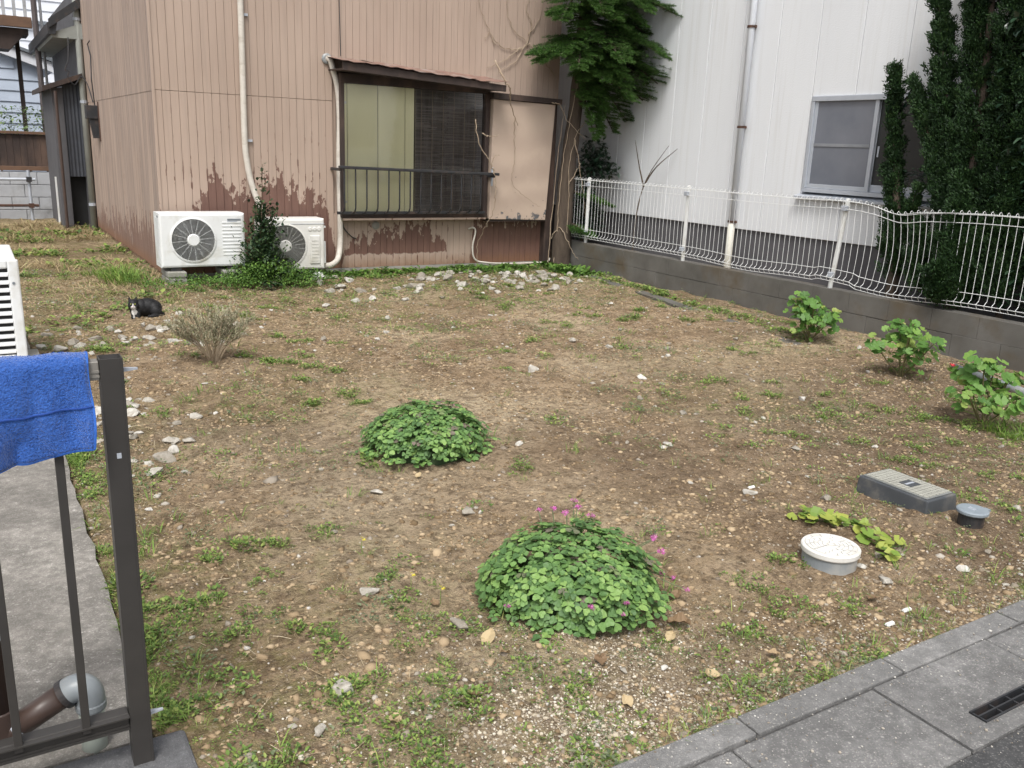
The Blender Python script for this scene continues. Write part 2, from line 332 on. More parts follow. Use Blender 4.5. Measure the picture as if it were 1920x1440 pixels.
M['ger_stem'] = mat('ger_stem', (.16,.15,.06), (.1,.08,.035), .7)
M['lime_leaf'] = islemat('lime_leaf', [(0, (.11,.19,.035)), (.5, (.19,.29,.05)), (1, (.36,.39,.08))], .5, .25, perobj=True)
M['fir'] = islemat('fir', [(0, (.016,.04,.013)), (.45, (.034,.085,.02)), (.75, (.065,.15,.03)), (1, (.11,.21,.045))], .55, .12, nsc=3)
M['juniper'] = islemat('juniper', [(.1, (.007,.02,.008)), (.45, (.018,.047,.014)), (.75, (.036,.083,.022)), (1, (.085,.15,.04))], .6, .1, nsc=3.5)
M['camellia'] = islemat('camellia', [(0, (.012,.03,.018)), (.5, (.026,.055,.03)), (1, (.055,.095,.055))], .28, .06, spec=.7)
M['shrub_dark'] = islemat('shrub_dark', [(0, (.015,.035,.018)), (.5, (.035,.07,.028)), (1, (.075,.12,.045))], .5, .12)
M['mugwort'] = islemat('mugwort', [(0, (.045,.10,.02)), (.5, (.085,.175,.03)), (1, (.16,.27,.05))], .6, .2)
M['heath'] = islemat('heath', [(0, (.2,.2,.12)), (.5, (.30,.295,.185)), (1, (.42,.40,.28))], .7, .1)
M['twig'] = mat('twig', (.16,.115,.075), (.09,.062,.04), .85, 12)
M['vine'] = mat('vine', (.42,.34,.25), (.26,.19,.13), .85, 14)
M['bark'] = mat('bark', (.10,.075,.055), (.045,.032,.024), .95, 9, 40, .9, .02, stretch=(1,1,.25))
M['dead_leaf'] = islemat('dead_leaf', [(0, (.18,.115,.065)), (.5, (.32,.225,.13)), (1, (.46,.36,.21))], .7, .1, perobj=True)
M['stone'] = islemat('stone', [(0, (.24,.215,.18)), (.4, (.36,.335,.29)), (.8, (.48,.46,.415)), (1, (.56,.54,.5))], .9, perobj=True)
def stonefix():
    nt = M['stone'].node_tree; p = nt.nodes['Principled BSDF']; l = p.inputs['Base Color'].links[0].from_socket
    c = mixc(nt, ramp(nt, noise(nt, wpos(nt), 28, 6, .65), [(.38, .55), (.6, 0)]), l, (.2,.165,.12)); nt.links.new(c, p.inputs['Base Color'])
    bump(nt, p, noise(nt, wpos(nt), 60, 5), .6, .01)
stonefix()
# ------------------------------------------------------------------ GROUND
def gz(x, y):
    x = np.asarray(x, float); y = np.asarray(y, float)
    h = (vn(x,y,.9,0)-.5)*.045+(vn(x,y,2.7,1)-.5)*.036+(vn(x,y,8,2)-.5)*.022+(vn(x,y,23,3)-.5)*.011+(vn(x,y,60,4)-.5)*.005
    e = np.minimum(np.clip((y-1.39)/.25, 0, 1), np.clip((x-.25)/.2, 0, 1)*1.0+(y > 7.6))
    h = h*np.clip(e, .15, 1)-.004
    return np.where((x < .25) & (y < 7.6), -.04, h)
def g3(x, y, dz=0): return Vector((x, y, float(gz(x, y))+dz))
def make_ground():
    xs = np.concatenate([np.arange(-6, .2, .2), np.arange(.2, 6.7, .022), np.arange(6.7, 9, .2)])
    ys = np.concatenate([np.arange(1.385, 5, .022), np.arange(5, 10, .035), np.arange(10, 19, .2)])
    X, Y = np.meshgrid(xs, ys, indexing='ij'); Z = gz(X, Y); nx, ny = X.shape
    V = np.stack([X, Y, Z], -1).reshape(-1, 3); i = np.arange(nx*ny).reshape(nx, ny)
    F = np.stack([i[:-1,:-1], i[1:,:-1], i[1:,1:], i[:-1,1:]], -1).reshape(-1, 4)
    o = fast('soil_ground', V, F, M['soil'], smooth=True); tag(o, kind='structure')
    x, y = V[:,0], V[:,1]; at = o.data.color_attributes.new('zone', 'FLOAT_COLOR', 'POINT')
    sandy = np.clip(1.25-np.hypot((x-1.25)/.75, (y-1.75)/.42), 0, 1)+np.clip(1.0-np.hypot((x-1.15)/.55, (y-2.9)/.9), 0, 1)*.9+np.clip(1-np.hypot((x-2.4)/.7,(y-4.1)/.6),0,1)*.5+np.clip(1-np.hypot((x-.8)/.4,(y-4.3)/.7),0,1)*.5+np.clip(vn(x,y,1.3,5)-.55, 0, 1)*2.2
    moss = np.clip((y-6.6)/2, 0, 1)+np.clip((.75-x)/.4, 0, 1)*.7+np.clip(vn(x,y,.9,6)-.5, 0, 1)*1.6+np.clip((2.2-y)/.8, 0, 1)*.08
    dark = np.clip((x-2.4)/1.6, 0, 1)*np.clip((4.6-y)/1.5, 0, 1)+np.clip(vn(x,y,1.4,7)-.52, 0, 1)*2.0
    c = np.stack([np.clip(sandy,0,1), np.clip(moss,0,1), np.clip(dark,0,1), np.ones_like(x)], -1).astype(np.float32); at.data.foreach_set('color', c.ravel())
make_ground()
o = MB().add([(-250,-250,-.16),(250,-250,-.16),(250,250,-.16),(-250,250,-.16)], [(0,1,2,3)]).build('terrain', M['base_concrete']); tag(o, kind='structure')
o = MB().box(-60, 60, -6, 1.0, -.12, .002).build('road', M['road']); tag(o, kind='structure')
# kerb stones, gutter slabs with a slotted drain
kr = MB().box(-8, 14, 1.31, 1.38, -.12, -.01).build('kerb', M['kerb']); tag(kr, kind='structure')
for k in range(-6, 14):
    x0 = 2.2+.6*k; j = random.uniform(-.003, .003)
    MB().box(x0+.004, x0+.596, 1.312+j, 1.392+j, -.1, .017+j*.5).build('kerb_stone', M['kerb'], kr, .004)
gu = MB().box(-8, 14, 1.02, 1.30, -.12, -.02).build('gutter', M['slab']); tag(gu, kind='structure')
for k in range(-6, 14):
    x0 = 2.05+.55*k+.003; x1 = x0+.544; zt = .010+random.uniform(-.002, .002)
    b = MB()
    if k == 0:   # hole for the drain
        hx0, hx1, hy0, hy1 = 2.19, 2.53, 1.055, 1.105
        b.box(x0, hx0, 1.004, 1.306, -.1, zt).box(hx1, x1, 1.004, 1.306, -.1, zt).box(hx0, hx1, 1.004, hy0, -.1, zt).box(hx0, hx1, hy1, 1.306, -.1, zt)
        b.build('gutter_slab', M['slab'], gu)
    else: b.box(x0, x1, 1.004, 1.306, -.1, zt).build('gutter_slab', M['slab'], gu, .006)
dg = thing('drain_grate', (2.36, 1.08, 0), 'dark metal slotted drain grate set in the gutter slab', 'drain')
MB().box(2.19,2.53,1.055,1.105,-.06,-.05).build('drain_bottom', M['dark_void'], dg)
for y in (1.057, 1.080, 1.103): MB().box(2.192, 2.528, y-.0025, y+.0025, -.03, .013).build('bar', M['black_iron'], dg)
for k in range(5): MB().box(2.20+.08*k-.003, 2.20+.08*k+.003, 1.058, 1.102, -.03, .009).build('cross_bar', M['black_iron'], dg)
# concrete path on the left
pa = MB()
pts = [(.25+random.uniform(-.008,.008), y) for y in np.arange(2.03, 7.5, .12)]
for a, b in zip(pts[:-1], pts[1:]):
    pa.hexa([(-3,a[1],-.12),(a[0],a[1],-.12),(b[0],b[1],-.12),(-3,b[1],-.12),(-3,a[1],.012),(a[0],a[1],.012),(b[0],b[1],.012),(-3,b[1],.012)])
o = pa.build('path', M['path']); tag(o, kind='structure')
# buried kerb edge running through the lot beside the block wall
bk = MB(); prev = None
for i in range(16):
    t = i/15; x = 6.28-.62*t; y = 8.45-3.7*t; z = .004+random.uniform(-.006,.004)-.02*max(0,t-.45)
    if prev: bk.hexa([(prev[0]-.05,prev[1],-.1),(prev[0]+.05,prev[1],-.1),(x+.05,y,-.1),(x-.05,y,-.1),(prev[0]-.05,prev[1],prev[2]),(prev[0]+.05,prev[1],prev[2]+.008),(x+.05,y,z+.008),(x-.05,y,z)])
    prev = (x, y, z)
tag(bk.build('buried_edging', M['block']), 'low half-buried concrete edging strip along the grey block wall', 'edging')
# ------------------------------------------------------------------ OLD TAN HOUSE
HX, HY = 1.65, 9.6
house = thing('old_house', (HX, HY, 0), 'old tan house clad in vertical boards with peeling brown paint', 'house')
wall = MB().box(1.68, 6.43, 9.63, 15.08, -.1, 5.6).build('wall', M['siding'], house)
MB().box(1.67, 6.44, 9.604, 9.64, -.15, .045).build('foundation', M['concrete'], house)
x = 1.652; i = 0
while x < 6.44:
    x1 = min(x+.0775, 6.45); dy = random.uniform(-.0015, .0015)
    segs = [(.042+random.uniform(0,.006), 1.868), (1.872, 5.6)]
    if x1 > 3.56 and x < 5.36: segs = [(.042+random.uniform(0,.006), .66), (2.12, 5.6)]
    elif x >= 5.30: segs = [(.042, .62), (2.0, 5.6)]
    for z0, z1 in segs: MB().box(x, x1, 9.604+dy, 9.629, z0, z1).build('siding_board', M['siding'], wall, .0025, seg=1)
    x += .08
# corrugated side wall
for z0, z1, off in ((.04, 1.862, 0), (1.866, 5.6, .004)):
    V = []; F = []; n = 0
    ysr = np.arange(9.606, 15.08, .0125); prof = (np.sin((ysr-9.6)/.075*2*math.pi) > .1)*.013+vn(ysr*0, ysr, 1.5, 2)*.006
    for yv, pr in zip(ysr, prof):
        V += [(1.672-off-pr, yv, z0), (1.672-off-pr, yv, z1)]
    k = np.arange(len(ysr)-1)*2; F = np.stack([k, k+1, k+3, k+2], 1)
    fast('side_cladding', V, F, M['siding_side'], house)
MB().box(1.640, 1.668, 9.592, 9.63, .04, 5.6).build('corner_trim', M['siding'], house, .003)
# roof (above the picture)
MB().hexa([(1.1,9.0,5.6),(7.0,9.0,5.6),(7.0,12.4,7.2),(1.1,12.4,7.2),(1.1,9.0,5.75),(7.0,9.0,5.75),(7.0,12.4,7.35),(1.1,12.4,7.35)]).build('roof', M['grey_plastic'], house)
MB().hexa([(1.1,12.4,7.2),(7.0,12.4,7.2),(7.0,15.7,5.6),(1.1,15.7,5.6),(1.1,12.4,7.35),(7.0,12.4,7.35),(7.0,15.7,5.75),(1.1,15.7,5.75)]).build('roof', M['grey_plastic'], house)
# window, projecting on its dark frame
fy = 9.46
win = MB()
win.box(3.532, 3.575, fy, 9.62, .673, 2.059).box(5.335, 5.388, fy, 9.62, .673, 2.059).box(3.53, 5.39, fy-.01, 9.62, .625, .672).box(3.53, 5.39, fy-.002, 9.62, 2.06, 2.16).box(4.425, 4.445, fy+.05, fy+.07, .673, 2.059)
window = win.build('window', M['dark_wood'], house, .004)
MB().box(3.54, 5.36, 9.44, 9.47, .60, .622).build('sill', M['siding'], window)
xs = [3.578, 3.62, 3.98, 4.31, 4.425]
for a, b in zip(xs[:-1], xs[1:]): MB().box(a+.003, b-.003, 9.50+random.uniform(0,.005), 9.515, .675, 2.06).build('curtain_panel', M['curtain'], window, .004)
MB().box(4.445, 5.335, 9.545, 9.56, .675, 2.06).build('blind_backing', M['blind_back'], window)
V = []; z = .70
bl = MB()
while z < 2.05:
    x = 4.45
    while x < 5.30:
        L = random.uniform(.08, .35); x2 = min(x+L, 5.315)
        if random.random() < .8: bl.box(x, x2, 9.525, 9.53, z, z+random.uniform(.004, .0085))
        x = x2
    z += .0115
o = bl.build('bamboo_blind', M['blind'], window); o['label'] = 'dark bamboo slat blind hanging on the right half'
for k in range(6): MB().box(4.52+.14*k, 4.524+.14*k, 9.52, 9.524, .69, 2.05).build('blind_cord', M['vine'], window)
for a, b, yy in ((3.58, 4.43, 9.482), (4.44, 5.33, 9.50)): MB().box(a, b, yy, yy+.004, .675, 2.058).build('pane', M['glass'], window)
# canopy over the window: sagging rusted sheets on a dark fascia
def cz(x, y):  # roof height over x (3.45..5.5), y (9.6..9.14)
    t = (x-3.45)/2.0; s = (9.6-y)/.46; return (2.325-.075*t)*(1-s)+(2.262-.105*t)*s
cxs = [3.42, 3.83, 4.24, 4.66, 5.05, 5.44]
fas = MB().hexa([(3.45,9.15,2.165),(5.42,9.15,2.075),(5.42,9.19,2.075),(3.45,9.19,2.165),(3.45,9.15,2.250),(5.42,9.15,2.145),(5.42,9.19,2.145),(3.45,9.19,2.250)])
can = fas.build('canopy', M['dark_wood'], house, .004)
MB().hexa([(3.45,9.19,2.17),(5.40,9.19,2.08),(5.40,9.6,2.10),(3.45,9.6,2.18),(3.45,9.19,2.185),(5.40,9.19,2.095),(5.40,9.6,2.115),(3.45,9.6,2.195)]).build('soffit', M['dark_wood'], can)
for k in range(5):
    a, b = cxs[k], cxs[k+1]; nseg = 6; mb = MB(); cu = random.uniform(.0, .012)+(.03 if k == 4 else 0)
    for q in range(nseg+1):
        for r_ in range(4):
            xx = a+(b-a)*q/nseg; yy = 9.605-.485*r_/3; zz = cz(xx, yy)+.006*(k % 2)+cu*(q/nseg)**2*(r_/3)+.006*math.sin(q*2.1+k)
            mb.v += [(xx, yy, zz), (xx, yy, zz-.004)]
    I = lambda q, r_, t: (q*4+r_)*2+t
    for q in range(nseg):
        for r_ in range(3):
            mb.f += [(I(q,r_,0),I(q+1,r_,0),I(q+1,r_+1,0),I(q,r_+1,0)), (I(q,r_,1),I(q,r_+1,1),I(q+1,r_+1,1),I(q+1,r_,1))]
        mb.f += [(I(q,3,0),I(q+1,3,0),I(q+1,3,1),I(q,3,1))]
    mb.build('roof_sheet', M['canopy_metal'], can)
# shutter box on the right of the window
sb = MB().hexa([(5.40,9.42,.60),(6.22,9.42,.585),(6.24,9.6,.585),(5.40,9.6,.60),(5.40,9.40,2.0),(6.28,9.40,1.985),(6.30,9.6,1.985),(5.40,9.6,2.0)]).build('shutter_box', M['shutter_panel'], house, .006)
MB().hexa([(5.38,9.37,2.002),(6.36,9.37,1.99),(6.36,9.62,1.99),(5.38,9.62,2.002),(5.38,9.37,2.075),(6.36,9.37,2.05),(6.36,9.62,2.06),(5.38,9.62,2.09)]).build('top_beam', M['dark_wood'], sb, .004)
MB().box(5.385, 6.25, 9.43, 9.62, .572, .584).build('bottom_rail', M['dark_wood'], sb)
MB().box(6.27, 6.38, 9.50, 9.63, .0, 2.0).build('corner_post', M['dark_wood'], house, .01)
MB().box(5.395, 5.415, 9.385, 9.40, 1.0, 1.22).build('catch_plate', M['alu'], sb)
# iron railing in front of the window
rl = MB().hexa([(3.44,9.27,1.165),(5.44,9.27,1.125),(5.44,9.32,1.125),(3.44,9.32,1.165),(3.44,9.27,1.197),(5.44,9.27,1.157),(5.44,9.32,1.157),(3.44,9.32,1.197)]).build('window_railing', M['black_iron'], house, .006)
for k in range(14):
    xx = 3.50+.131*k; zt = 1.165-.04*(xx-3.44)/2
    MB().tube([(xx,9.295,zt),(xx,9.295,.80),(xx,9.30,.74),(xx,9.33,.70),(xx,9.37,.685),(xx,9.44,.682)], .0085, 6).build('baluster', M['black_iron'], rl)
MB().box(3.46, 5.33, 9.405, 9.43, .668, .70).build('bottom_bar', M['black_iron'], rl, .003)
MB().box(3.455, 3.48, 9.30, 9.6, 1.14, 1.17).build('end_arm', M['black_iron'], rl); MB().box(5.37, 5.395, 9.30, 9.6, 1.10, 1.13).build('end_arm', M['black_iron'], rl)
MB().lathe([(.045,0),(.047,.012),(.03,.02),(.012,.022)], (3.99,9.604,.525), 18, Matrix.Rotation(math.radians(90),3,'X')).build('vent_cap', M['concrete'], house)
# grey downpipe and small dark meter box on the side wall
MB().tube([(1.60,15.04,-.02),(1.60,15.04,5.4)], .045, 10).build('downpipe', mat('old_grey', (.36,.37,.34), (.27,.28,.26), .6, 5), house, smooth=True)
for z in (.35, 1.85, 3.0): MB().lathe([(.052,0),(.052,.04)], (1.60,15.04,z), 12).build('pipe_clip', M['alu'], house)
mbx = thing('meter_box', (1.6, 14.0, 1.55), 'small dark box with a hanging cable on the side wall', 'box')
MB().box(1.50, 1.655, 13.9, 14.08, 1.62, 1.80).build('case', M['black_iron'], mbx, .006)
MB().hexa([(1.58,13.92,1.36),(1.65,13.92,1.36),(1.65,14.06,1.36),(1.58,14.06,1.36),(1.54,13.92,1.62),(1.65,13.92,1.62),(1.65,14.06,1.62),(1.54,14.06,1.62)]).build('hood', M['black_iron'], mbx)
MB().box(1.645, 1.662, 13.84, 13.9, 1.32, 1.85).build('back_board', M['rust'], mbx)
MB().tube([(1.62,13.95,1.8),(1.60,13.9,2.15),(1.63,14.05,2.45),(1.62,14.2,2.62),(1.64,14.12,2.66)], .008, 5).build('cable', M['black_iron'], mbx)
# rear wing with dark eave, corrugated lean-to
MB().box(1.56, 4.5, 15.12, 19, 0, 3.4).build('rear_wall', M['foundation_dark'], house)
rr = MB().hexa([(1.26,15.0,2.74),(4.8,15.0,2.76),(4.8,19.2,2.76),(1.26,19.2,2.74),(1.24,15.0,2.80),(4.8,15.0,4.2),(4.8,19.2,4.2),(1.24,19.2,2.80)]).build('rear_roof', mat('soffit', (.3,.31,.29), (.24,.25,.23), .8), house)
MB().hexa([(1.20,14.96,2.78),(1.30,14.96,2.78),(1.30,19.2,2.78),(1.20,19.2,2.78),(1.20,14.96,2.93),(1.34,14.96,2.98),(1.34,19.2,2.98),(1.20,19.2,2.93)]).build('eave_fascia', M['black_iron'], rr)
MB().hexa([(1.22,14.93,2.86),(1.9,14.93,3.36),(1.9,14.99,3.36),(1.22,14.99,2.86),(1.22,14.93,2.98),(1.9,14.93,3.5),(1.9,14.99,3.5),(1.22,14.99,2.98)]).build('barge_board', M['black_iron'], rr)
shed = thing('lean_to_shed', (1.4, 15.5, 0), 'dark corrugated lean-to shed at the back corner of the tan house', 'shed')
MB().box(1.185, 1.33, 15.1, 17.0, 0, 2.05).build('side_panel', M['foundation_dark'], shed)
V = []; ysr = np.arange(1.332, 1.56, .0125); 
for q, xv in enumerate(ysr): V += [(xv, 15.12+.012*(q % 4 < 2), .78), (xv, 15.12+.012*(q % 4 < 2), 2.12)]
k = np.arange(len(ysr)-1)*2; fast('corrugated_sheet', V, np.stack([k,k+1,k+3,k+2],1), mat('dark_corrugated', (.05,.055,.07), (.035,.036,.042), .6, 4), shed)
MB().box(1.332, 1.56, 15.3, 15.33, 0, .78).build('dark_opening', M['dark_void'], shed)
MB().hexa([(1.06,14.95,1.99),(1.60,14.95,2.20),(1.60,17.2,2.20),(1.06,17.2,1.99),(1.06,14.95,2.06),(1.60,14.95,2.27),(1.60,17.2,2.27),(1.06,17.2,2.06)]).build('roof', M['dark_wood'], shed)
MB().tube([(1.22,14.9,0),(1.22,14.9,2.0)], .022, 8).build('post', M['brown_pipe'], shed)
# ------------------------------------------------------------------ pipes on the wall
def smooth_path(p, n=6):
    p = [Vector(q) for q in p]; out = []
    for i in range(len(p)-1):
        p0, p1, p2, p3 = p[max(i-1,0)], p[i], p[i+1], p[min(i+2,len(p)-1)]
        for k in range(n):
            t = k/n; out.append(.5*((2*p1)+(p2-p0)*t+(2*p0-5*p1+4*p2-p3)*t*t+(-p0+3*p1-3*p2+p3)*t**3))
    return out+[p[-1]]
M['pipe_tape'] = mat('pipe_tape', (.62,.58,.52), (.52,.48,.42), .7, 10, 120, .4, .003, dirt=(.38,.33,.27), dsc=5, stretch=(1,1,2))
t1 = thing('wrapped_pipe', (2.53, 9.57, .6), 'tape-wrapped cream pipe running down the wall to the left condenser', 'pipe')
MB().tube(smooth_path([(2.53,9.56,4.4),(2.525,9.56,2.6),(2.515,9.56,1.5),(2.53,9.56,1.2),(2.575,9.55,.95),(2.66,9.5,.66),(2.66,9.42,.5),(2.58,9.36,.40)]), .031, 10).build('pipe', M['pipe_tape'], t1, smooth=True)
for z in (2.65, 1.42): MB().box(2.52, 2.60, 9.575, 9.602, z-.012, z+.012).build('bracket', M['alu'], t1)
t2 = thing('wrapped_pipe', (3.5, 9.57, .1), 'thick white pipe from the wall hole beside the window down to the right condenser', 'pipe')
MB().tube(smooth_path([(3.43,9.62,2.30),(3.45,9.55,2.29),(3.48,9.545,2.2),(3.53,9.545,2.0),(3.545,9.54,1.7),(3.535,9.54,1.2),(3.54,9.54,.6),(3.53,9.53,.32),(3.47,9.45,.17),(3.36,9.36,.12),(3.28,9.34,.12)]), .032, 10).build('pipe', M['pipe_tape'], t2, smooth=True)
MB().lathe([(.055,0),(.055,.02),(.04,.03)], (3.43,9.602,2.3), 16, Matrix.Rotation(math.radians(90),3,'X')).build('wall_sleeve', M['pvc_grey'], t2)
for z in (1.86, .80): MB().box(3.55, 3.61, 9.50, 9.6, z-.012, z+.012).build('bracket', M['white_paint'], t2)
tag(MB().tube(smooth_path([(5.21,9.59,.47),(5.25,9.55,.49),(5.28,9.54,.44),(5.25,9.55,.25),(5.29,9.55,.10),(5.45,9.54,.055),(5.8,9.55,.03),(6.2,9.55,.03),(6.34,9.5,.05),(6.37,9.5,.09)]), .011, 8).build('hose', M['pipe_tape'], smooth=True), 'thin white hose curving along the foot of the brown wall', 'hose')
tag(MB().tube(smooth_path([(3.58,9.59,.62),(3.60,9.58,.50),(3.68,9.57,.41),(3.74,9.57,.38)]), .007, 6).build('cable', M['black_iron'], smooth=True), 'short black cable hanging below the window beside the thick pipe', 'cable')
tag(MB().tube(smooth_path([(3.56,9.59,4.5),(3.57,9.585,3.2),(3.585,9.585,2.34)]), .005, 5).build('cable', M['black_iron']), 'thin black cable running up the wall above the window canopy', 'cable')
# ------------------------------------------------------------------ condensers
def condenser(root, w, d, h, fc, fr, m, blades=True, rings=13, spokes=16):
    """local: front at y=0 facing -y, x 0..w, z 0..h"""
    mb = MB(); n = 48; e = .022
    cir = [(fc[0]+fr*math.cos(2*math.pi*k/n), fc[1]+fr*math.sin(2*math.pi*k/n)) for k in range(n)]
    def onrect(cx_, cz_, ang, x0, x1, z0, z1):
        c, s_ = math.cos(ang), math.sin(ang); t = 1e9
        if c > 1e-9: t = min(t, (x1-cx_)/c)
        if c < -1e-9: t = min(t, (x0-cx_)/c)
        if s_ > 1e-9: t = min(t, (z1-cz_)/s_)
        if s_ < -1e-9: t = min(t, (z0-cz_)/s_)
        return cx_+c*t, cz_+s_*t
    angs = sorted([2*math.pi*k/n for k in range(n)]+[math.atan2(zz-fc[1], xx-fc[0]) % (2*math.pi) for xx in (e, w-e) for zz in (e, h-e)])
    ci = [(fc[0]+fr*math.cos(a), fc[1]+fr*math.sin(a)) for a in angs]; re = [onrect(fc[0], fc[1], a, e, w-e, e, h-e) for a in angs]; na = len(angs)
    vs = [(x_, .0, z_) for x_, z_ in ci]+[(x_, 0, z_) for x_, z_ in re]+[(x_, .09, z_) for x_, z_ in ci]
    fs = [(k, (k+1) % na, na+(k+1) % na, na+k) for k in range(na)]+[(k, 2*na+k, 2*na+(k+1) % na, (k+1) % na) for k in range(na)]
    mb.add(vs, fs)
    R0 = [(e,0,e),(w-e,0,e),(w-e,0,h-e),(e,0,h-e)]; R1 = [(.006,.006,.006),(w-.006,.006,.006),(w-.006,.006,h-.006),(.006,.006,h-.006)]; R2 = [(0,e,0),(w,e,0),(w,e,h),(0,e,h)]; R3 = [(0,d,0),(w,d,0),(w,d,h),(0,d,h)]
    mb.add(R0+R1+R2+R3, [(a+k, a+(k+1) % 4, a+4+(k+1) % 4, a+4+k) for a in (0,4,8) for k in range(4)]+[(12,13,14,15)])
    mb.build('casing', m, root)
    MB().lathe([(fr,0),(fr,.001)], (fc[0],.088,fc[1]), 32, Matrix.Rotation(math.radians(90),3,'X')).build('fan_well', M['dark_void'], root)
    fan = MB()
    for k in range(3):
        a = k*2.094+.4
        pts = [(fc[0]+rr*math.cos(a+da), yy, fc[1]+rr*math.sin(a+da)) for rr, da, yy in ((.05,0,.05),(fr*.9,.35,.07),(fr*.92,1.2,.035),(.05,1.2,.03))]
        fan.add(pts+[(p[0],p[1]+.004,p[2]) for p in pts], [(0,1,2,3),(7,6,5,4),(0,4,5,1),(1,5,6,2),(2,6,7,3)])
    fan.build('fan_blades', M['dark_void'], root)
    MB().lathe([(fr+.014,-.006),(fr+.014,.006),(fr-.004,.010),(fr-.004,-.006)], (fc[0],0,fc[1]), 48, Matrix.Rotation(math.radians(90),3,'X')).build('fan_ring', m, root, smooth=False)
    g = MB(); hub = fr*.29
    for k in range(rings):
        rr = hub+(fr-hub)*(k+.5)/rings
        g.tube([(fc[0]+rr*math.cos(a), -.006-.012*(1-rr/fr), fc[1]+rr*math.sin(a)) for a in np.linspace(0, 2*math.pi, 41)], .0013, 4, False)
    for k in range(spokes):
        a = 2*math.pi*k/spokes+.1; g.tube([(fc[0]+hub*math.cos(a),-.014,fc[1]+hub*math.sin(a)),(fc[0]+fr*math.cos(a),-.004,fc[1]+fr*math.sin(a))], .0017, 4)
    g.build('grille', m, root)
    MB().lathe([(hub,0),(hub,.01),(hub*.85,.016)], (fc[0],-.006,fc[1]), 24, Matrix.Rotation(math.radians(90),3,'X')).build('hub_cap', m, root)
    for xx in (.14, w-.14): MB().box(xx-.05, xx+.05, .02, d-.02, -.035, -.002).build('foot', M['black_iron'], root)
a1 = thing('condenser', (0,0,0), 'white air conditioner condenser with large round fan at the house corner', 'condenser', 'air conditioner condensers')
condenser(a1, .83, .28, .535, (.315,.272), .212, M['ac_white'])
for k in range(10): MB().box(.60,.79,-.004,.002,.11+.036*k,.125+.036*k).build('ridge', M['ac_white'], a1, .003)
MB().box(.655,.79,-.003,.003,.462,.48).build('badge', M['grey_plastic'], a1); MB().box(.655,.75,-.0045,.0,.449,.459).build('badge_text', M['alu'], a1)
lv = MB()
for k in range(26): lv.box(-.004,.004,.035,.24,.04+.0175*k,.048+.0175*k)
lv.build('side_louvre', M['ac_white'], a1); MB().box(-.005,.003,.05,.09,.49,.51).build('side_latch', M['grey_plastic'], a1)
a1.location = (1.557, 9.20, .168)
a2 = thing('condenser', (0,0,0), 'white air conditioner condenser half hidden behind the dark shrub', 'condenser', 'air conditioner condensers')
condenser(a2, .68, .27, .54, (.245,.255), .225, M['ac_cream'], rings=10, spokes=24)
svc = MB().box(.515,.625,-.012,.002,.06,.36).build('service_cover', M['ac_cream'], a2, .006)
for k in range(7): MB().box(.53,.61,-.015,-.012,.09+.036*k,.098+.036*k).build('ridge', M['ac_cream'], svc)
MB().box(.002,.678,-.004,.002,.483,.488).build('top_seam', M['alu'], a2)
for k in range(3): MB().lathe([(.024,0),(.024,.004),(.016,.008)], (.52+.05*k,0,.43), 16, Matrix.Rotation(math.radians(90),3,'X')).build('embossed_ring', M['ac_cream'], a2)
MB().box(.68,.715,.06,.25,.05,.29).build('valve_cover', M['ac_white'], a2, .006); MB().box(.68,.70,.02,.06,.44,.46).build('corner_clip', M['ac_white'], a2)
a2.location = (2.572, 9.25, .098)
def padblock(x0, x1, y0, y1, z0, z1, label):
    b = MB().box(x0, x1, y0, y1, z0, z1*.48).box(x0+.008, x1-.008, y0+.008, y1-.008, z1*.48-.002, z1*.62).box(x0, x1, y0, y1, z1*.62, z1)
    tag(b.build('concrete_block', M['concrete'], None, .006), label, 'block', 'blocks carrying the condensers')
padblock(1.60, 1.78, 9.14, 9.50, -.03, .13, 'grey concrete block under the left end of the left condenser')
padblock(2.14, 2.33, 9.14, 9.50, -.03, .13, 'grey concrete block under the right end of the left condenser')
pf = thing('plastic_foot', (3.18,9.28,0), 'white plastic pedestal under the right end of the right condenser', 'stand')
MB().box(3.08,3.30,9.18,9.42,-.05,.012).build('pad', M['concrete'], pf, .01)
MB().hexa([(3.11,9.21,.012),(3.24,9.21,.012),(3.24,9.40,.012),(3.11,9.40,.012),(3.14,9.24,.063),(3.21,9.24,.063),(3.21,9.38,.063),(3.14,9.38,.063)]).build('pedestal', M['white_paint'], pf, .005)
pf2 = thing('plastic_foot', (2.7,9.28,0), 'white plastic pedestal behind the weeds under the left end of the right condenser', 'stand')
MB().hexa([(2.66,9.24,-.02),(2.79,9.24,-.02),(2.79,9.40,-.02),(2.66,9.40,-.02),(2.69,9.26,.063),(2.76,9.26,.063),(2.76,9.38,.063),(2.69,9.38,.063)]).build('pedestal', M['white_paint'], pf2, .005)
# third condenser, end-on at the left edge
a3 = thing('condenser', (.05,5.9,.0), 'white condenser seen end-on with dark louvres at the left edge', 'condenser', 'air conditioner condensers')
cs = MB().box(-.12,.195,5.93,6.70,.118,.708).box(.145,.205,5.90,5.93,.118,.708).box(-.12,-.10,5.90,5.93,.118,.708).box(-.10,.145,5.90,5.93,.655,.708).box(-.10,.145,5.90,5.93,.118,.14)
cs.build('casing', M['ac_white'], a3, .01)
MB().box(-.10,.145,5.918,5.929,.14,.655).build('louvre_void', M['dark_void'], a3)
for k in range(11): MB().hexa([(-.1,5.90,.15+.046*k),(.145,5.90,.15+.046*k),(.145,5.917,.165+.046*k),(-.1,5.917,.165+.046*k),(-.1,5.90,.158+.046*k),(.145,5.90,.158+.046*k),(.145,5.917,.173+.046*k),(-.1,5.917,.173+.046*k)]).build('louvre_slat', M['ac_white'], a3)
MB().box(.03,.036,5.892,5.90,.14,.40).build('louvre_rib', M['ac_white'], a3)
fl = MB()
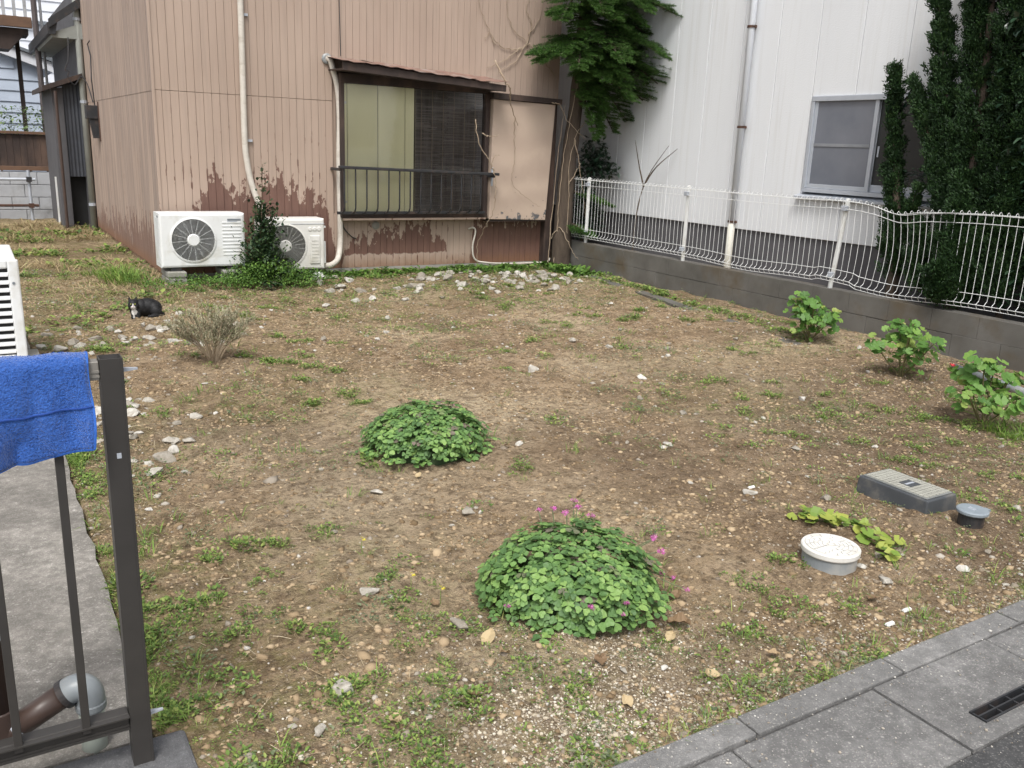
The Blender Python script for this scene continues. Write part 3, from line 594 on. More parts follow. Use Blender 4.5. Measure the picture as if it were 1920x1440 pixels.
for k in range(40): fl.box(.192,.199,5.97,6.62,.15+.0135*k,.156+.0135*k)
fl.build('front_fins', M['ac_white'], a3)
MB().lathe([(.008,0),(.008,.004)], (.17,5.9,.57), 10, Matrix.Rotation(math.radians(90),3,'X')).build('screw', M['grey_plastic'], a3)
tag(MB().box(.14,.27,5.98,6.14,-.03,.116).build('concrete_block', M['concrete'], None, .006), 'grey concrete block under the condenser at the left edge', 'block', 'blocks carrying the condensers')
# ------------------------------------------------------------------ BLOCK WALL and MESH FENCE
bw = thing('block_wall', (6.62, 6, 0), 'low grey concrete block wall along the right side of the lot', 'wall')
MB().box(6.565, 6.655, 1.4, 9.6, -.2, .325).build('mortar_core', M['block'], bw)
for c, (z0, z1) in enumerate(((-.03,.158),(.160,.335))):
    y = 9.6-(.2 if c else 0); 
    if c: MB().box(6.55+.002, 6.668, 9.404, 9.598, z0, z1).build('block', M['block'], bw, .006)
    while y > 1.5:
        dx = random.uniform(-.0025,.0025); dz = random.uniform(-.002,.002)
        MB().box(6.55+dx, 6.67+dx, y-.399, y-.001, z0, z1+dz).build('block', M['block'], bw, .003); y -= .4
def fdev(y):   # how the bent panel sags near its third post: (dz, dx)
    dz = -.045*math.exp(-((y-4.66)/.17)**2)-.025*math.exp(-((y-4.45)/.4)**2)+.012*math.exp(-((y-5.2)/.3)**2)
    lo = -.04*math.exp(-((y-4.62)/.45)**2)-.03*math.exp(-((y-6.3)/.5)**2)
    dx = .05*math.exp(-((y-4.6)/.3)**2)+.008*math.sin(y*2.3)
    return dz, lo, dx
fence = thing('mesh_fence', (6.58, 6, .33), 'white wire mesh fence with one bent panel on the block wall', 'fence')
PROF = [(.0,1.10),(-.008,1.118),(-.024,1.13),(-.040,1.122),(-.045,1.105)]
def fpt(px_, z, y):
    a, lo, dx = fdev(y); t = max(0, min(1, (z-.39)/(1.14-.39))); bow = math.sin(t*math.pi)
    ysh = -.035*math.exp(-((y-4.75)/.4)**2)*math.sin(t*math.pi)
    return (6.575+px_+dx*(.35+.65*bow), y+ysh, z+a*t+lo*(1-t)+(.05 if 5.0 < y < 5.4 else 0)*(1-t)*.4)
VERT = [(-.045,.405),(-.045,.41),(.0,.445),(-.05,.47),(.0,.505),(0,.65),(0,.8),(0,.95)]+PROF
VERT = [(-.012,.392),(-.038,.425),(-.003,.455),(0,.5),(0,.62),(0,.74),(0,.86),(0,.98)]+PROF
y = 9.55
while y > 2.4:
    yy = y+random.uniform(-.004,.004)
    MB().tube([fpt(a, z, yy) for a, z in VERT], .0021, 5).build('wire', M['wire_white'], fence); y -= .062
for a, z in ((-.012,.392),(-.038,.425),(0,.50),(0,1.035),(0,1.10),(-.044,1.108)):
    MB().tube([fpt(a-.003, z, yy) for yy in np.arange(9.58, 2.35, -.06)], .0026, 5).build('rail_wire', M['wire_white'], fence)
for (yb, yt, xb, xt, zt) in ((9.05,9.04,6.60,6.60,1.13),(7.235,7.235,6.60,6.60,1.13),(5.27,5.19,6.60,6.605,1.13),(3.25,3.25,6.60,6.60,1.13)):
    pt = MB().tube([(xb,yb,.2),(xt,yt,zt),(xt,yt,zt+.006)], [.021,.021,.012], 10).build('post', M['white_paint'], fence, smooth=False)
    for z in (.46, 1.05):
        q = (z-.2)/(zt-.2); xx = xb+(xt-xb)*q; y_ = yb+(yt-yb)*q
        MB().box(xx-.045, xx-.005, y_-.025, y_+.025, z-.022, z+.022).build('clamp', M['alu'], pt, .004)
# ------------------------------------------------------------------ WHITE BUILDING
wb = thing('white_building', (7.4, 7, 0), 'white stucco panel building with dark grey base and sliding window', 'building')
MB().box(7.50, 14, 1.0, 12.5, -.1, 6.6).build('core', M['stucco'], wb)
MB().box(7.425, 7.60, 1.0, 12.5, -.15, .665).build('base', M['foundation_dark'], wb)
js = [6.944+.523*k for k in range(-11, 11)]
WY0, WY1, WZ0, WZ1 = 4.62, 6.40, 1.10, 2.07
for a, b in zip(js[:-1], js[1:]):
    segs = [(a, b, .668, 6.6)]
    if a < WY1-.05 and b > WY0+.05:
        segs = [(a, b, .668, WZ0), (a, b, WZ1, 6.6)]
        if a < WY0: segs.append((a, WY0, WZ0+.001, WZ1-.001))
        if b > WY1: segs.append((WY1, b, WZ0+.001, WZ1-.001))
    for y0, y1, z0, z1 in segs: MB().box(7.40, 7.50, y0+.003, y1-.003, z0, z1).build('wall_panel', M['stucco'], wb, .004, seg=1)
MB().box(7.2, 14.2, .8, 12.7, 6.62, 6.8).build('roof', M['grey_plastic'], wb)
f = .04
w2 = MB().box(7.38,7.47,WY0,WY1,WZ1-f-.01,WZ1).box(7.38,7.47,WY0,WY1,WZ0+.03,WZ0+.03+f).box(7.382,7.468,WY1-f,WY1-.001,WZ0+.031+f,WZ1-f-.011).box(7.382,7.468,WY0+.001,WY0+f,WZ0+.031+f,WZ1-f-.011).build('window', M['alu'], wb, .004)
ym = 5.63
s1 = MB().box(7.395,7.415,ym-.02,ym+.022,WZ0+.072,WZ1-.052).box(7.397,7.415,WY1-.075,WY1-.041,WZ0+.116,WZ1-.052).box(7.398,7.414,ym+.023,WY1-.041,WZ0+.072,WZ0+.115).build('sash', M['alu'], w2, .003)
s2 = MB().box(7.43,7.45,WY0+.041,WY0+.075,WZ0+.141,WZ1-.052).box(7.43,7.45,ym-.02,ym+.018,WZ0+.141,WZ1-.052).box(7.431,7.449,WY0+.041,ym+.017,WZ0+.072,WZ0+.14).build('sash', M['alu'], w2, .003)
o = MB().box(7.404,7.41,ym+.022,WY1-.075,WZ0+.115,WZ1-.05).build('pane', M['frosted'], w2); o['label'] = 'grey frosted glass pane'
MB().box(7.398,7.404,ym+.03,WY1-.06,WZ0+.485,WZ0+.515).build('mid_bar', mat('dull_alu', (.26,.27,.29), (.2,.21,.23), .6), w2)
o = MB().box(7.436,7.442,WY0+.075,ym-.02,WZ0+.14,WZ1-.05).build('pane', M['screen'], w2); o['label'] = 'dark insect screen pane'
MB().box(7.428,7.436,ym-.06,ym-.045,1.50,1.60).build('catch', M['alu'], w2)
MB().hexa([(7.33,WY0-.05,WZ0-.035),(7.5,WY0-.05,WZ0-.02),(7.5,WY1+.05,WZ0-.02),(7.33,WY1+.05,WZ0-.035),(7.33,WY0-.05,WZ0-.01),(7.5,WY0-.05,WZ0+.03),(7.5,WY1+.05,WZ0+.03),(7.33,WY1+.05,WZ0-.01)]).build('sill', M['alu'], w2, .003)
dp = thing('downpipe', (7.34, 7.29, .1), 'long pale downpipe with rusty brackets on the white building', 'downpipe')
MB().tube([(7.335,7.29,.73),(7.335,7.29,6.6)], .037, 14).build('upper_pipe', mat('pale_blue_pvc', (.74,.77,.82), (.68,.71,.76), .4, 4), dp, smooth=True)
MB().tube([(7.335,7.29,-.1),(7.335,7.29,.75)], .041, 14).build('lower_pipe', mat('cream_pvc', (.62,.60,.53), (.5,.48,.41), .6, 6, dirt=(.3,.25,.2)), dp, smooth=True)
for z in (2.80, 1.77, .745, 3.9): MB().lathe([(.047,-.012),(.047,.012)], (7.335,7.29,z), 14).box(7.335,7.40,7.28,7.30,z-.01,z+.01).box(7.32,7.35,7.225,7.245,z-.012,z+.012).build('bracket', M['rust'], dp)
# ------------------------------------------------------------------ BACKGROUND, far left
fw = thing('block_wall', (.5, 17, 0), 'pale weathered concrete block wall at the back left', 'wall')
MB().box(-4, 1.5, 17.03, 17.15, -.1, .76).build('mortar_core', M['block_far'], fw)
for r_ in range(4):
    x = -4+(.2 if r_ % 2 else 0)
    while x < 1.35: MB().box(x+.004, x+.396, 17.0, 17.1, -.06+.205*r_, .137+.205*r_).build('block', M['block_far'], fw, .006); x += .4
wf = thing('plank_fence', (.5, 17.1, .77), 'dark brown plank fence on top of the pale block wall', 'fence')
x = -4
while x < 1.24:
    MB().box(x, x+.096, 17.05, 17.07, .80, 1.36+random.uniform(-.005,.005)).build('plank', M['dark_wood'], wf); x += .1
MB().box(-4, 1.24, 17.075, 17.09, .80, 1.36).build('backing_board', M['dark_wood'], wf)
wd = mat('fence_rail', (.16,.09,.055), (.1,.06,.04), .8)
MB().box(-4, 1.28, 17.0, 17.12, 1.365, 1.41).build('cap_rail', wd, wf, .004); MB().box(-4, 1.28, 17.0, 17.045, .78, .85).build('bottom_rail', wd, wf, .004)
pb = thing('pipe_barrier', (.86, 16.7, 0), 'grey steel pipe barrier in front of the pale block wall', 'barrier')
MB().tube([(.86,16.7,-.05),(.86,16.7,.80)], .024, 8).build('upright', M['alu'], pb); MB().tube([(-1.5,16.66,.655),(.95,16.66,.655)], .024, 8).build('pipe', M['alu'], pb)
MB().tube([(-1.5,16.66,.235),(.97,16.66,.235)], .022, 8).build('pipe', M['rust'], pb); MB().box(.82,.90,16.63,16.69,.615,.695).build('coupler', M['black_iron'], pb); MB().box(.82,.90,16.63,16.69,.2,.27).build('coupler', M['rust'], pb)
wp = MB().box(1.16,1.185,15.6,15.63,0,.75).box(1.185,1.26,15.6,15.63,.0,.03).build('white_board', M['white_paint']); tag(wp, 'narrow white board standing beside the lean-to shed', 'board')
bh = thing('blue_house', (-.5, 20, 0), 'pale blue clapboard house with a white gable edge at the back left', 'house')
M['clap_blue'] = mat('clap_blue', (.55,.62,.74), (.48,.55,.66), .7, 3); M['clap_white'] = mat('clap_white', (.76,.78,.82), (.68,.7,.75), .7, 3)
MB().add([(-5,20.06,0),(1.38,20.06,0),(1.38,20.06,2.60),(-1,20.06,3.45),(-5,20.06,2.1),(-5,24,0),(1.38,24,0),(1.38,24,2.60),(-1,24,3.45),(-5,24,2.1)], [(0,1,2,3,4),(9,8,7,6,5),(0,5,6,1),(1,6,7,2),(2,7,8,3),(3,8,9,4)]).build('wall', M['clap_blue'], bh)
for k in range(11):
    z = .55+.2*k; xr = 1.40 if z+.195 < 2.58 else 1.38-(z+.195-2.6)/.357
    MB().hexa([(-5,20.03,z),(xr,20.03,z),(xr,20.06,z),(-5,20.06,z),(-5,20.05,z+.197),(xr,20.05,z+.197),(xr,20.06,z+.197),(-5,20.06,z+.197)]).build('clapboard', M['clap_blue'], bh)
MB().hexa([(-1,19.9,3.40),(1.62,19.9,2.52),(1.62,24,2.52),(-1,24,3.40),(-1,19.9,3.58),(1.62,19.9,2.70),(1.62,24,2.70),(-1,24,3.58)]).build('gable_board', M['clap_white'], bh)
MB().hexa([(-1,19.85,3.585),(1.72,19.85,2.68),(1.72,24,2.68),(-1,24,3.585),(-1,19.85,3.63),(1.72,19.85,2.74),(1.72,24,2.74),(-1,24,3.63)]).build('roof', M['grey_plastic'], bh)
wh = thing('white_house', (1, 26, 0), 'white clapboard house far behind the blue house', 'house')
MB().box(-4, 6, 26.06, 32, 0, 7).build('wall', M['clap_white'], wh)
for k in range(28): MB().hexa([(-4,26.02,.2+.24*k),(6,26.02,.2+.24*k),(6,26.06,.2+.24*k),(-4,26.06,.2+.24*k),(-4,26.045,.436+.24*k),(6,26.045,.436+.24*k),(6,26.06,.436+.24*k),(-4,26.06,.436+.24*k)]).build('clapboard', M['clap_white'], wh)
for z in (3.15, 3.95): MB().box(-4, 6, 25.9, 26.02, z, z+.06).build('trim', M['grey_plastic'], wh)
MB().box(-4.3, 6.3, 25.7, 32.3, 7, 7.2).build('roof', M['grey_plastic'], wh)
M['dark_wood2'] = mat('dark_wood2', (.10,.085,.085), (.075,.06,.06), .8)
bc = thing('balcony', (.2, 18, 0), 'brown timber balcony on posts at the top left corner', 'balcony')
MB().box(-3, 1.21, 17.95, 18.05, 3.11, 3.28).build('beam', wd, bc, .004); MB().box(-3, 1.15, 18.05, 18.8, 3.0, 3.1).build('deck', M['dark_wood'], bc)
MB().hexa([(-3,18.06,2.75),(.85,18.06,2.75),(.85,18.8,2.75),(-3,18.8,2.75),(-3,18.06,3.08),(1.15,18.06,3.08),(1.15,18.8,3.08),(-3,18.8,3.08)]).build('underside', M['dark_wood'], bc)
for x in np.arange(-2.9, 1.2, .16): MB().box(x, x+.05, 17.98, 18.02, 3.285, 4.1).build('baluster', M['block_far'], bc)
MB().box(-3, 1.21, 17.96, 18.04, 4.1, 4.18).build('handrail', wd, bc)
MB().tube([(1.26,17.9,0),(1.26,17.9,5)], .045, 8).build('post', M['dark_wood2'], bc); MB().tube([(1.36,18.0,0),(1.36,18.0,5)], .022, 8).build('drain_pipe', M['block_far'], bc); MB().box(.96,1.03,18.6,18.67,0,3).build('post', M['dark_wood'], bc)
n = 1500; p = np.stack([rng.uniform(-1.5,1.3,n), rng.normal(17.75,.18,n), 1.15+.55*rng.random(n)**.8], 1); p[:,2] += .15*vn(p[:,0],p[:,1],3,1)
hd = thing('hedge_shrub', (.3,17.7,0), 'loose pale green shrub showing above the plank fence', 'shrub')
V, F = scatter(*LEAF, p, frames(rdir(n,.3)), rng.uniform(.035,.08,n)); fast('foliage', V, F, islemat('hedge', [(0,(.06,.11,.04)),(.5,(.14,.22,.08)),(1,(.28,.36,.18))], .6, .2), hd)
st = MB()
for k in range(9): x = random.uniform(-1.3,1.2); st.tube([(x,17.7,0),(x+.05,17.75,.8),(x+random.uniform(-.2,.2),17.7,1.5)], [.02,.015,.006], 5)
st.build('stem', M['twig'], hd)
# overhead cables near the eave
tag(MB().tube(smooth_path([(1.45,14.9,2.75),(1.42,14.85,2.45),(1.37,14.85,2.3),(1.42,14.85,2.28),(1.40,14.85,2.2),(1.48,14.85,2.1),(1.58,14.9,2.22),(1.61,14.5,2.1),(1.63,14.2,1.85)]), .008, 5).build('cable', M['black_iron']), 'looped black cable hanging from the rear eave', 'cable')
# ------------------------------------------------------------------ FOREGROUND RAILING with towel
RY = 1.95
M['dark_concrete'] = asphalt('dark_concrete', (.10,.10,.105), (.18,.18,.186), (.28,.28,.28), 240)
tag(MB().box(-3, .325, 1.70, 2.022, -.2, .018).build('concrete_plinth', M['dark_concrete'], None, .012), 'dark grey concrete plinth carrying the metal railing post', 'plinth')
rw = thing('metal_railing', (.22, RY, .02), 'dark bronze metal railing on a concrete plinth at left', 'railing')
ps = MB()   # hollow square post open at the top
h_ = .0225; t_ = .0022; X0 = .2155
for (x0,x1,y0,y1) in ((X0-h_,X0+h_,RY-h_,RY-h_+t_),(X0-h_,X0+h_,RY+h_-t_,RY+h_),(X0-h_,X0-h_+t_,RY-h_+t_,RY+h_-t_),(X0+h_-t_,X0+h_,RY-h_+t_,RY+h_-t_)): ps.box(x0,x1,y0,y1,.012,.998)
ps.build('post', M['brown_alu'], rw)
MB().box(X0-h_+t_, X0+h_-t_, RY-h_+t_, RY+h_-t_, .985, .988).build('post_core', M['alu'], rw)
MB().box(X0-.004, X0+.005, RY-h_-.0006, RY-h_, .78, .792).build('label_remnant', M['alu'], rw)
MB().box(X0+h_-.004, X0+h_-.001, RY-h_-.002, RY-h_, .012, .998).build('edge_bead', M['brown_alu'], rw)
def hrail(name, z0, z1, grooves):
    b = MB().box(-2.5, X0-h_-.001, RY-.016, RY+.016, z0, z1)
    o = b.build(name, M['brown_alu'] if 'bottom' in name else M['alu_warm'], rw, .002)
    for g in grooves: MB().box(-2.5, X0-h_-.001, RY-.0185, RY-.0155, g-.0025, g+.0025).build('rail_ridge', M['brown_alu'] if 'bottom' in name else M['alu_warm'], o)
M['alu_warm'] = mat('alu_warm', (.30,.28,.25), (.25,.235,.21), .45, 9, metal=.3)
hrail('top_rail', .953, .993, (.972, .962)); hrail('bottom_rail', .115, .158, (.153, .128, .118))
MB().box(-2.5, X0-h_-.001, RY-.03, RY-.016, .152, .156).build('rail_lip', M['brown_alu'], rw)
x = X0-.113
while x > -2.4: MB().box(x-.0085, x+.0085, RY-.026, RY-.009, .14, .955).build('baluster', M['brown_alu'], rw, .0015); x -= .134
for z in (.135, .968): MB().hexa([(X0+h_,RY-.006,z-.004),(X0+h_+.03,RY-.003,z-.002),(X0+h_+.03,RY+.003,z-.002),(X0+h_,RY+.006,z-.004),(X0+h_,RY-.006,z+.004),(X0+h_+.03,RY-.003,z+.002),(X0+h_+.03,RY+.003,z+.002),(X0+h_,RY+.006,z+.004)]).build('end_screw', M['alu'], rw)
# towel
def towel_mat():
    m, nt, p = newmat('blue_terry'); v = oc(nt)
    c = ramp(nt, noise(nt, v, 160, 4, .7), [(.3, (.012,.065,.28)), (.55, (.018,.095,.38)), (.75, (.04,.145,.48))])
    c = mixc(nt, math_(nt, 'MULTIPLY', noise(nt, v, 14, 4), .4), c, (.02,.10,.42)); nt.links.new(c, p.inputs['Base Color']); p.inputs['Roughness'].default_value = .95
    p.inputs['Sheen Weight'].default_value = .4; bump(nt, p, math_(nt, 'ADD', noise(nt, v, 260, 3), noise(nt, v, 45, 3)), .9, .006); return m
M['towel'] = towel_mat()
tw = thing('towel', (.05, RY, .95), 'bright blue terry towel hung over the railing', 'towel')
us = np.linspace(-.5, .172, 70); prof = []
for s in np.linspace(0, 1, 60):
    L = s*.435-.21   # back drop .21, front drop .22+
    prof.append(L)
V = []
for i_, u in enumerate(us):
    for L in prof:
        r = .023
        if L < -.03: y_, z_ = RY+r, .978+.018+L+.03
        elif L > .03: y_, z_ = RY-r-.004, .978+.018-(L-.03)
        else: a = L/.03*math.pi/2; y_, z_ = RY-math.sin(a)*r, .996+math.cos(a)*.014
        dn = max(0, abs(L)-.03); sg = 1 if L > 0 else -1
        wv = (.020*math.sin(u*17+1.2+L*4)+.010*math.sin(u*41+L*14)+.006*math.sin(u*83-L*20))*min(1, dn/.15)
        y_ -= sg*(abs(wv)+dn*.02)
        uu = u-.02*dn*(1 if u > .1 else 0)*sg-.01*math.sin(L*30)*(u > .15)*.3
        z_ -= (.018*max(0, (.06-u))/.3+(-.022*max(0,(u-.05))/.12))*dn/.22 if L > 0 else 0
        V.append((uu, y_, z_+.0015*math.sin(u*70+L*55)))
nv = len(prof); i = np.arange(len(us)*nv).reshape(len(us), nv); F = np.stack([i[:-1,:-1], i[1:,:-1], i[1:,1:], i[:-1,1:]], -1).reshape(-1,4)
tb = fast('cloth', V, F, M['towel'], tw, smooth=True); sm = tb.modifiers.new('thick', 'SOLIDIFY'); sm.thickness = .006; sm.offset = 0
Vn = np.array(V).reshape(len(us), nv, 3)
for jj, nm in ((nv-1,'hem'),(nv-14,'woven_band')): MB().tube([Vector(Vn[q,jj])+Vector((0,-.004 if nm == 'woven_band' else 0,0)) for q in range(len(us))], .0035 if nm == 'hem' else .0022, 5).build(nm, mat('blue_'+nm, (.03,.13,.5) if nm == 'hem' else (.015,.06,.28), None, .9), tw)
MB().tube([Vector(Vn[-1,q]) for q in range(nv)], .0035, 5).build('side_hem', bpy.data.materials['blue_hem'], tw)
n = 26000; a_ = rng.random(n)*(len(us)-1.01); b_ = rng.random(n)*(nv-1.01); ia = a_.astype(int); ib = b_.astype(int)
pp = Vn[ia,ib]+(Vn[ia+1,ib]-Vn[ia,ib])*(a_-ia)[:,None]+(Vn[ia,ib+1]-Vn[ia,ib])*(b_-ib)[:,None]
nn = np.cross(Vn[ia,np.minimum(ib+1,nv-1)]-Vn[ia,ib], Vn[ia+1,ib]-Vn[ia,ib]); nn /= np.linalg.norm(nn,axis=1,keepdims=True)+1e-9; nn *= np.where((nn[:,1]*np.where(np.array(prof)[ib] > 0, -1, 1) < 0) & (np.abs(np.array(prof)[ib]) > .03), -1, 1)[:,None]
nn[:,2] = np.where(np.abs(np.array(prof)[ib]) <= .03, np.abs(nn[:,2]), nn[:,2])
V2, F2 = scatter(*SPIKE, pp+nn*.002, frames(nn+rng.normal(size=(n,3))*.7), rng.uniform(.002,.0042,n))
o = fast('terry_pile', V2, F2, islemat('terry', [(0,(.013,.07,.30)),(.5,(.02,.105,.40)),(1,(.045,.16,.52))], .9), tw); o['kind'] = 'stuff'
# drain pipe with elbow, brown downpipe
dr = thing('drain_pipe', (.124, 2.058, 0), 'grey plastic elbow joining a brown pipe into a drain stub behind the railing', 'pipe')
MB().tube([(.124,2.058,-.05),(.124,2.058,.14)], .029, 20).build('stub', mat('pale_pvc', (.36,.39,.35), (.29,.32,.28), .5, 7, dirt=(.25,.24,.2)), dr, smooth=True)
MB().lathe([(.0335,.118),(.0345,.122),(.0345,.134),(.0325,.138)], (.124,2.058,0), 24).build('collar', M['pvc_grey'], dr)
MB().tube(smooth_path([(.124,2.058,.128),(.124,2.058,.15),(.119,2.059,.167),(.106,2.061,.178),(.088,2.064,.176),(.072,2.066,.167)], 5), .0325, 24).build('elbow', M['pvc_grey'], dr, smooth=True)
MB().tube([(.08,2.065,.171),(.068,2.067,.164)], .0355, 24).build('seal_ring', M['black_iron'], dr)
MB().tube([(.074,2.066,.168),(-.05,2.082,.095)], .029, 20).build('brown_pipe', M['brown_pipe'], dr, smooth=True)
MB().tube([(-.024,2.079,.110),(-.036,2.080,.103)], .030, 18).build('tape', M['alu'], dr)
MB().tube(smooth_path([(-.034,2.08,.104),(-.052,2.082,.094),(-.061,2.083,.115),(-.063,2.083,.16)]), .032, 16).build('lower_elbow', M['brown_pipe'], dr, smooth=True)
MB().tube([(-.063,2.083,.14),(-.063,2.083,3)], .029, 16).build('downpipe', M['brown_pipe'], dr, smooth=True); MB().lathe([(.031,.345),(.031,.36)], (-.063,2.083,0), 16).build('clip', M['alu'], dr)
# ------------------------------------------------------------------ LIDS in the lot
ld = thing('drain_inspection_cap', (2.595, 1.91, 0), 'round white plastic drain lid with concentric ribs on a grey riser', 'drain lid')
MB().lathe([(.098,-.05),(.098,.038)], (2.595,1.91,0), 40).build('riser', M['pvc_grey'], ld)
M['lid_white'] = mat('lid_white', (.68,.67,.64), (.60,.59,.55), .6, 9, dirt=(.50,.47,.41), dsc=7)
MB().lathe([(.104,.036),(.106,.04),(.106,.055),(.102,.059),(.0955,.059)], (2.595,1.91,0), 48).build('cap', M['lid_white'], ld)
MB().lathe([(.094,.055),(.094,.0593)], (2.595,1.91,0), 48).build('cap_groove', mat('lid_groove', (.50,.485,.45), (.45,.43,.39), .8, 14), ld)
for r in (.018,.033,.048,.063,.078):
    for s in range(max(3, int(r*170))):
        k = max(3, int(r*170)); a0 = 2*math.pi*(s+.5*(k % 2))/k; a1_ = a0+2*math.pi/k-.0025/r
        b = MB(); A = np.linspace(a0, a1_, 5); r1 = r+.0125
        vs = [(2.595+q*math.cos(a), 1.91+q*math.sin(a), z) for z in (.058,.0618) for q in (r,r1) for a in A]; fs = []
        for e_ in range(4): fs += [(10+e_,10+e_+1,15+e_+1,15+e_),(e_,e_+1,10+e_+1,10+e_),(5+e_,15+e_,15+e_+1,5+e_+1)]
        b.add(vs, fs).build('rib', M['lid_white'], ld)
MB().lathe([(.009,.058),(.009,.0625)], (2.595,1.91,0), 14).build('rib', M['lid_white'], ld)
wm = thing('water_meter_box', (3.437, 2.187, 0), 'rectangular dark plastic water meter box with tiled lid', 'meter box')
M['meter'] = mat('meter', (.065,.07,.078), (.045,.05,.056), .6, 8, dirt=(.16,.15,.13), dsc=6)
MB().hexa([(3.325,2.005,-.05),(3.55,2.005,-.05),(3.55,2.37,-.05),(3.325,2.37,-.05),(3.335,2.015,.063),(3.54,2.015,.063),(3.54,2.36,.063),(3.335,2.36,.063)]).build('frame', M['meter'], wm, .006)
lid = MB().box(3.347,3.528,2.028,2.348,.063,.068).build('lid', mat('meter_lid_grey', (.20,.205,.2), (.15,.155,.15), .6, 9), wm, .002)
M['lid_tile'] = mat('lid_tile', (.36,.355,.31), (.29,.285,.25), .65, 14)
for a in range(7):
    for b_ in range(14):
        x0 = 3.354+a*.0244; y0 = 2.036+b_*.0218
        if a in (2,3,4) and b_ in (5,6,7): continue
        MB().box(x0, x0+.0205, y0, y0+.018, .067, .0715).build('tile', M['lid_tile'], lid)
MB().box(3.40,3.476,2.146,2.208,.067,.0715).build('name_plate', M['meter'], lid, .002); MB().box(3.41,3.466,2.17,2.182,.0712,.0725).build('plate_mark', M['alu'], lid)
vb = thing('valve_box', (3.437, 1.878, 0), 'small round grey valve lid beside the meter box', 'valve lid')
MB().lathe([(.05,-.05),(.05,.045)], (3.437,1.878,0), 24).build('riser', M['black_iron'], vb)
MB().lathe([(.060,.043),(.063,.047),(.063,.056),(.058,.060),(.05,.0605)], (3.437,1.878,0), 32).box(3.49,3.515,1.845,1.872,.044,.054).build('cap', mat('valve_grey', (.24,.28,.31), (.19,.22,.25), .55, 9), vb)
MB().box(3.425,3.43,1.865,1.89,.0605,.062).box(3.437,3.442,1.865,1.89,.0605,.062).box(3.425,3.447,1.89,1.895,.0605,.062).build('mark', M['alu'], vb)
tag(MB().tube([(6.02,3.62,.03),(5.75,2.99,.045),(5.5,2.4,.04)], .028, 12).build('loose_pipe', M['pvc_grey'], smooth=True), 'grey plastic pipe lying on the soil by the block wall behind the geraniums', 'pipe')
for o_, x_, y_ in ((ld,2.595,1.91),(wm,3.437,2.187),(vb,3.437,1.878)): o_.location.z = float(gz(x_, y_))+.012
# ------------------------------------------------------------------ CLOVER MOUNDS
def clover_mesh(seed):
    r = random.Random(seed); mb = MB(); w = .5
    for k in range(3):
        a = 2*math.pi*k/3+r.uniform(-.15,.15); c, s = math.cos(a), math.sin(a); dp = r.uniform(.05,.3)
        T = [(0,0.03,0),(-.36,.36,.06),(-.56,.72,-dp*.4),(-.32,1.0,-dp*.7),(0,.90,-dp*.6-.06),(.32,1.0,-dp*.7),(.56,.72,-dp*.4),(.36,.36,.06),(0,.45,-.05)]
        mb.add([(x*c-y*s, x*s+y*c, z) for x, y, z in T], [(0,8,1),(1,8,2),(2,8,3),(3,8,4),(4,8,5),(5,8,6),(6,8,7),(7,8,0)])
    return mb.mesh('clover_leaf', M['clover'])
CL = [clover_mesh(k) for k in range(5)]
def flower_mesh(nm, m, pet=5, buds=7):
    mb = MB(); r = random.Random(5)
    for b in range(buds):
        cx_, cy_, cz_ = r.uniform(-1,1)*(buds > 1), r.uniform(-1,1)*(buds > 1), r.uniform(-.5,.9)*(buds > 1); tl = Vector((r.uniform(-.6,.6), r.uniform(-.6,.6), .7)).normalized(); q = tl.to_track_quat('Z','Y')
        for k in range(pet):
            a = 2*math.pi*k/pet; L = [Vector((0,0,0)), Vector((math.cos(a-.4),math.sin(a-.4),.45))*.6, Vector((math.cos(a),math.sin(a),.5)), Vector((math.cos(a+.4),math.sin(a+.4),.45))*.6]
            mb.add([tuple(q @ p+Vector((cx_,cy_,cz_))) for p in L], [(0,1,2,3)])
    return mb.mesh(nm, m)
PINK = flower_mesh('pink_flower', M['pink'])
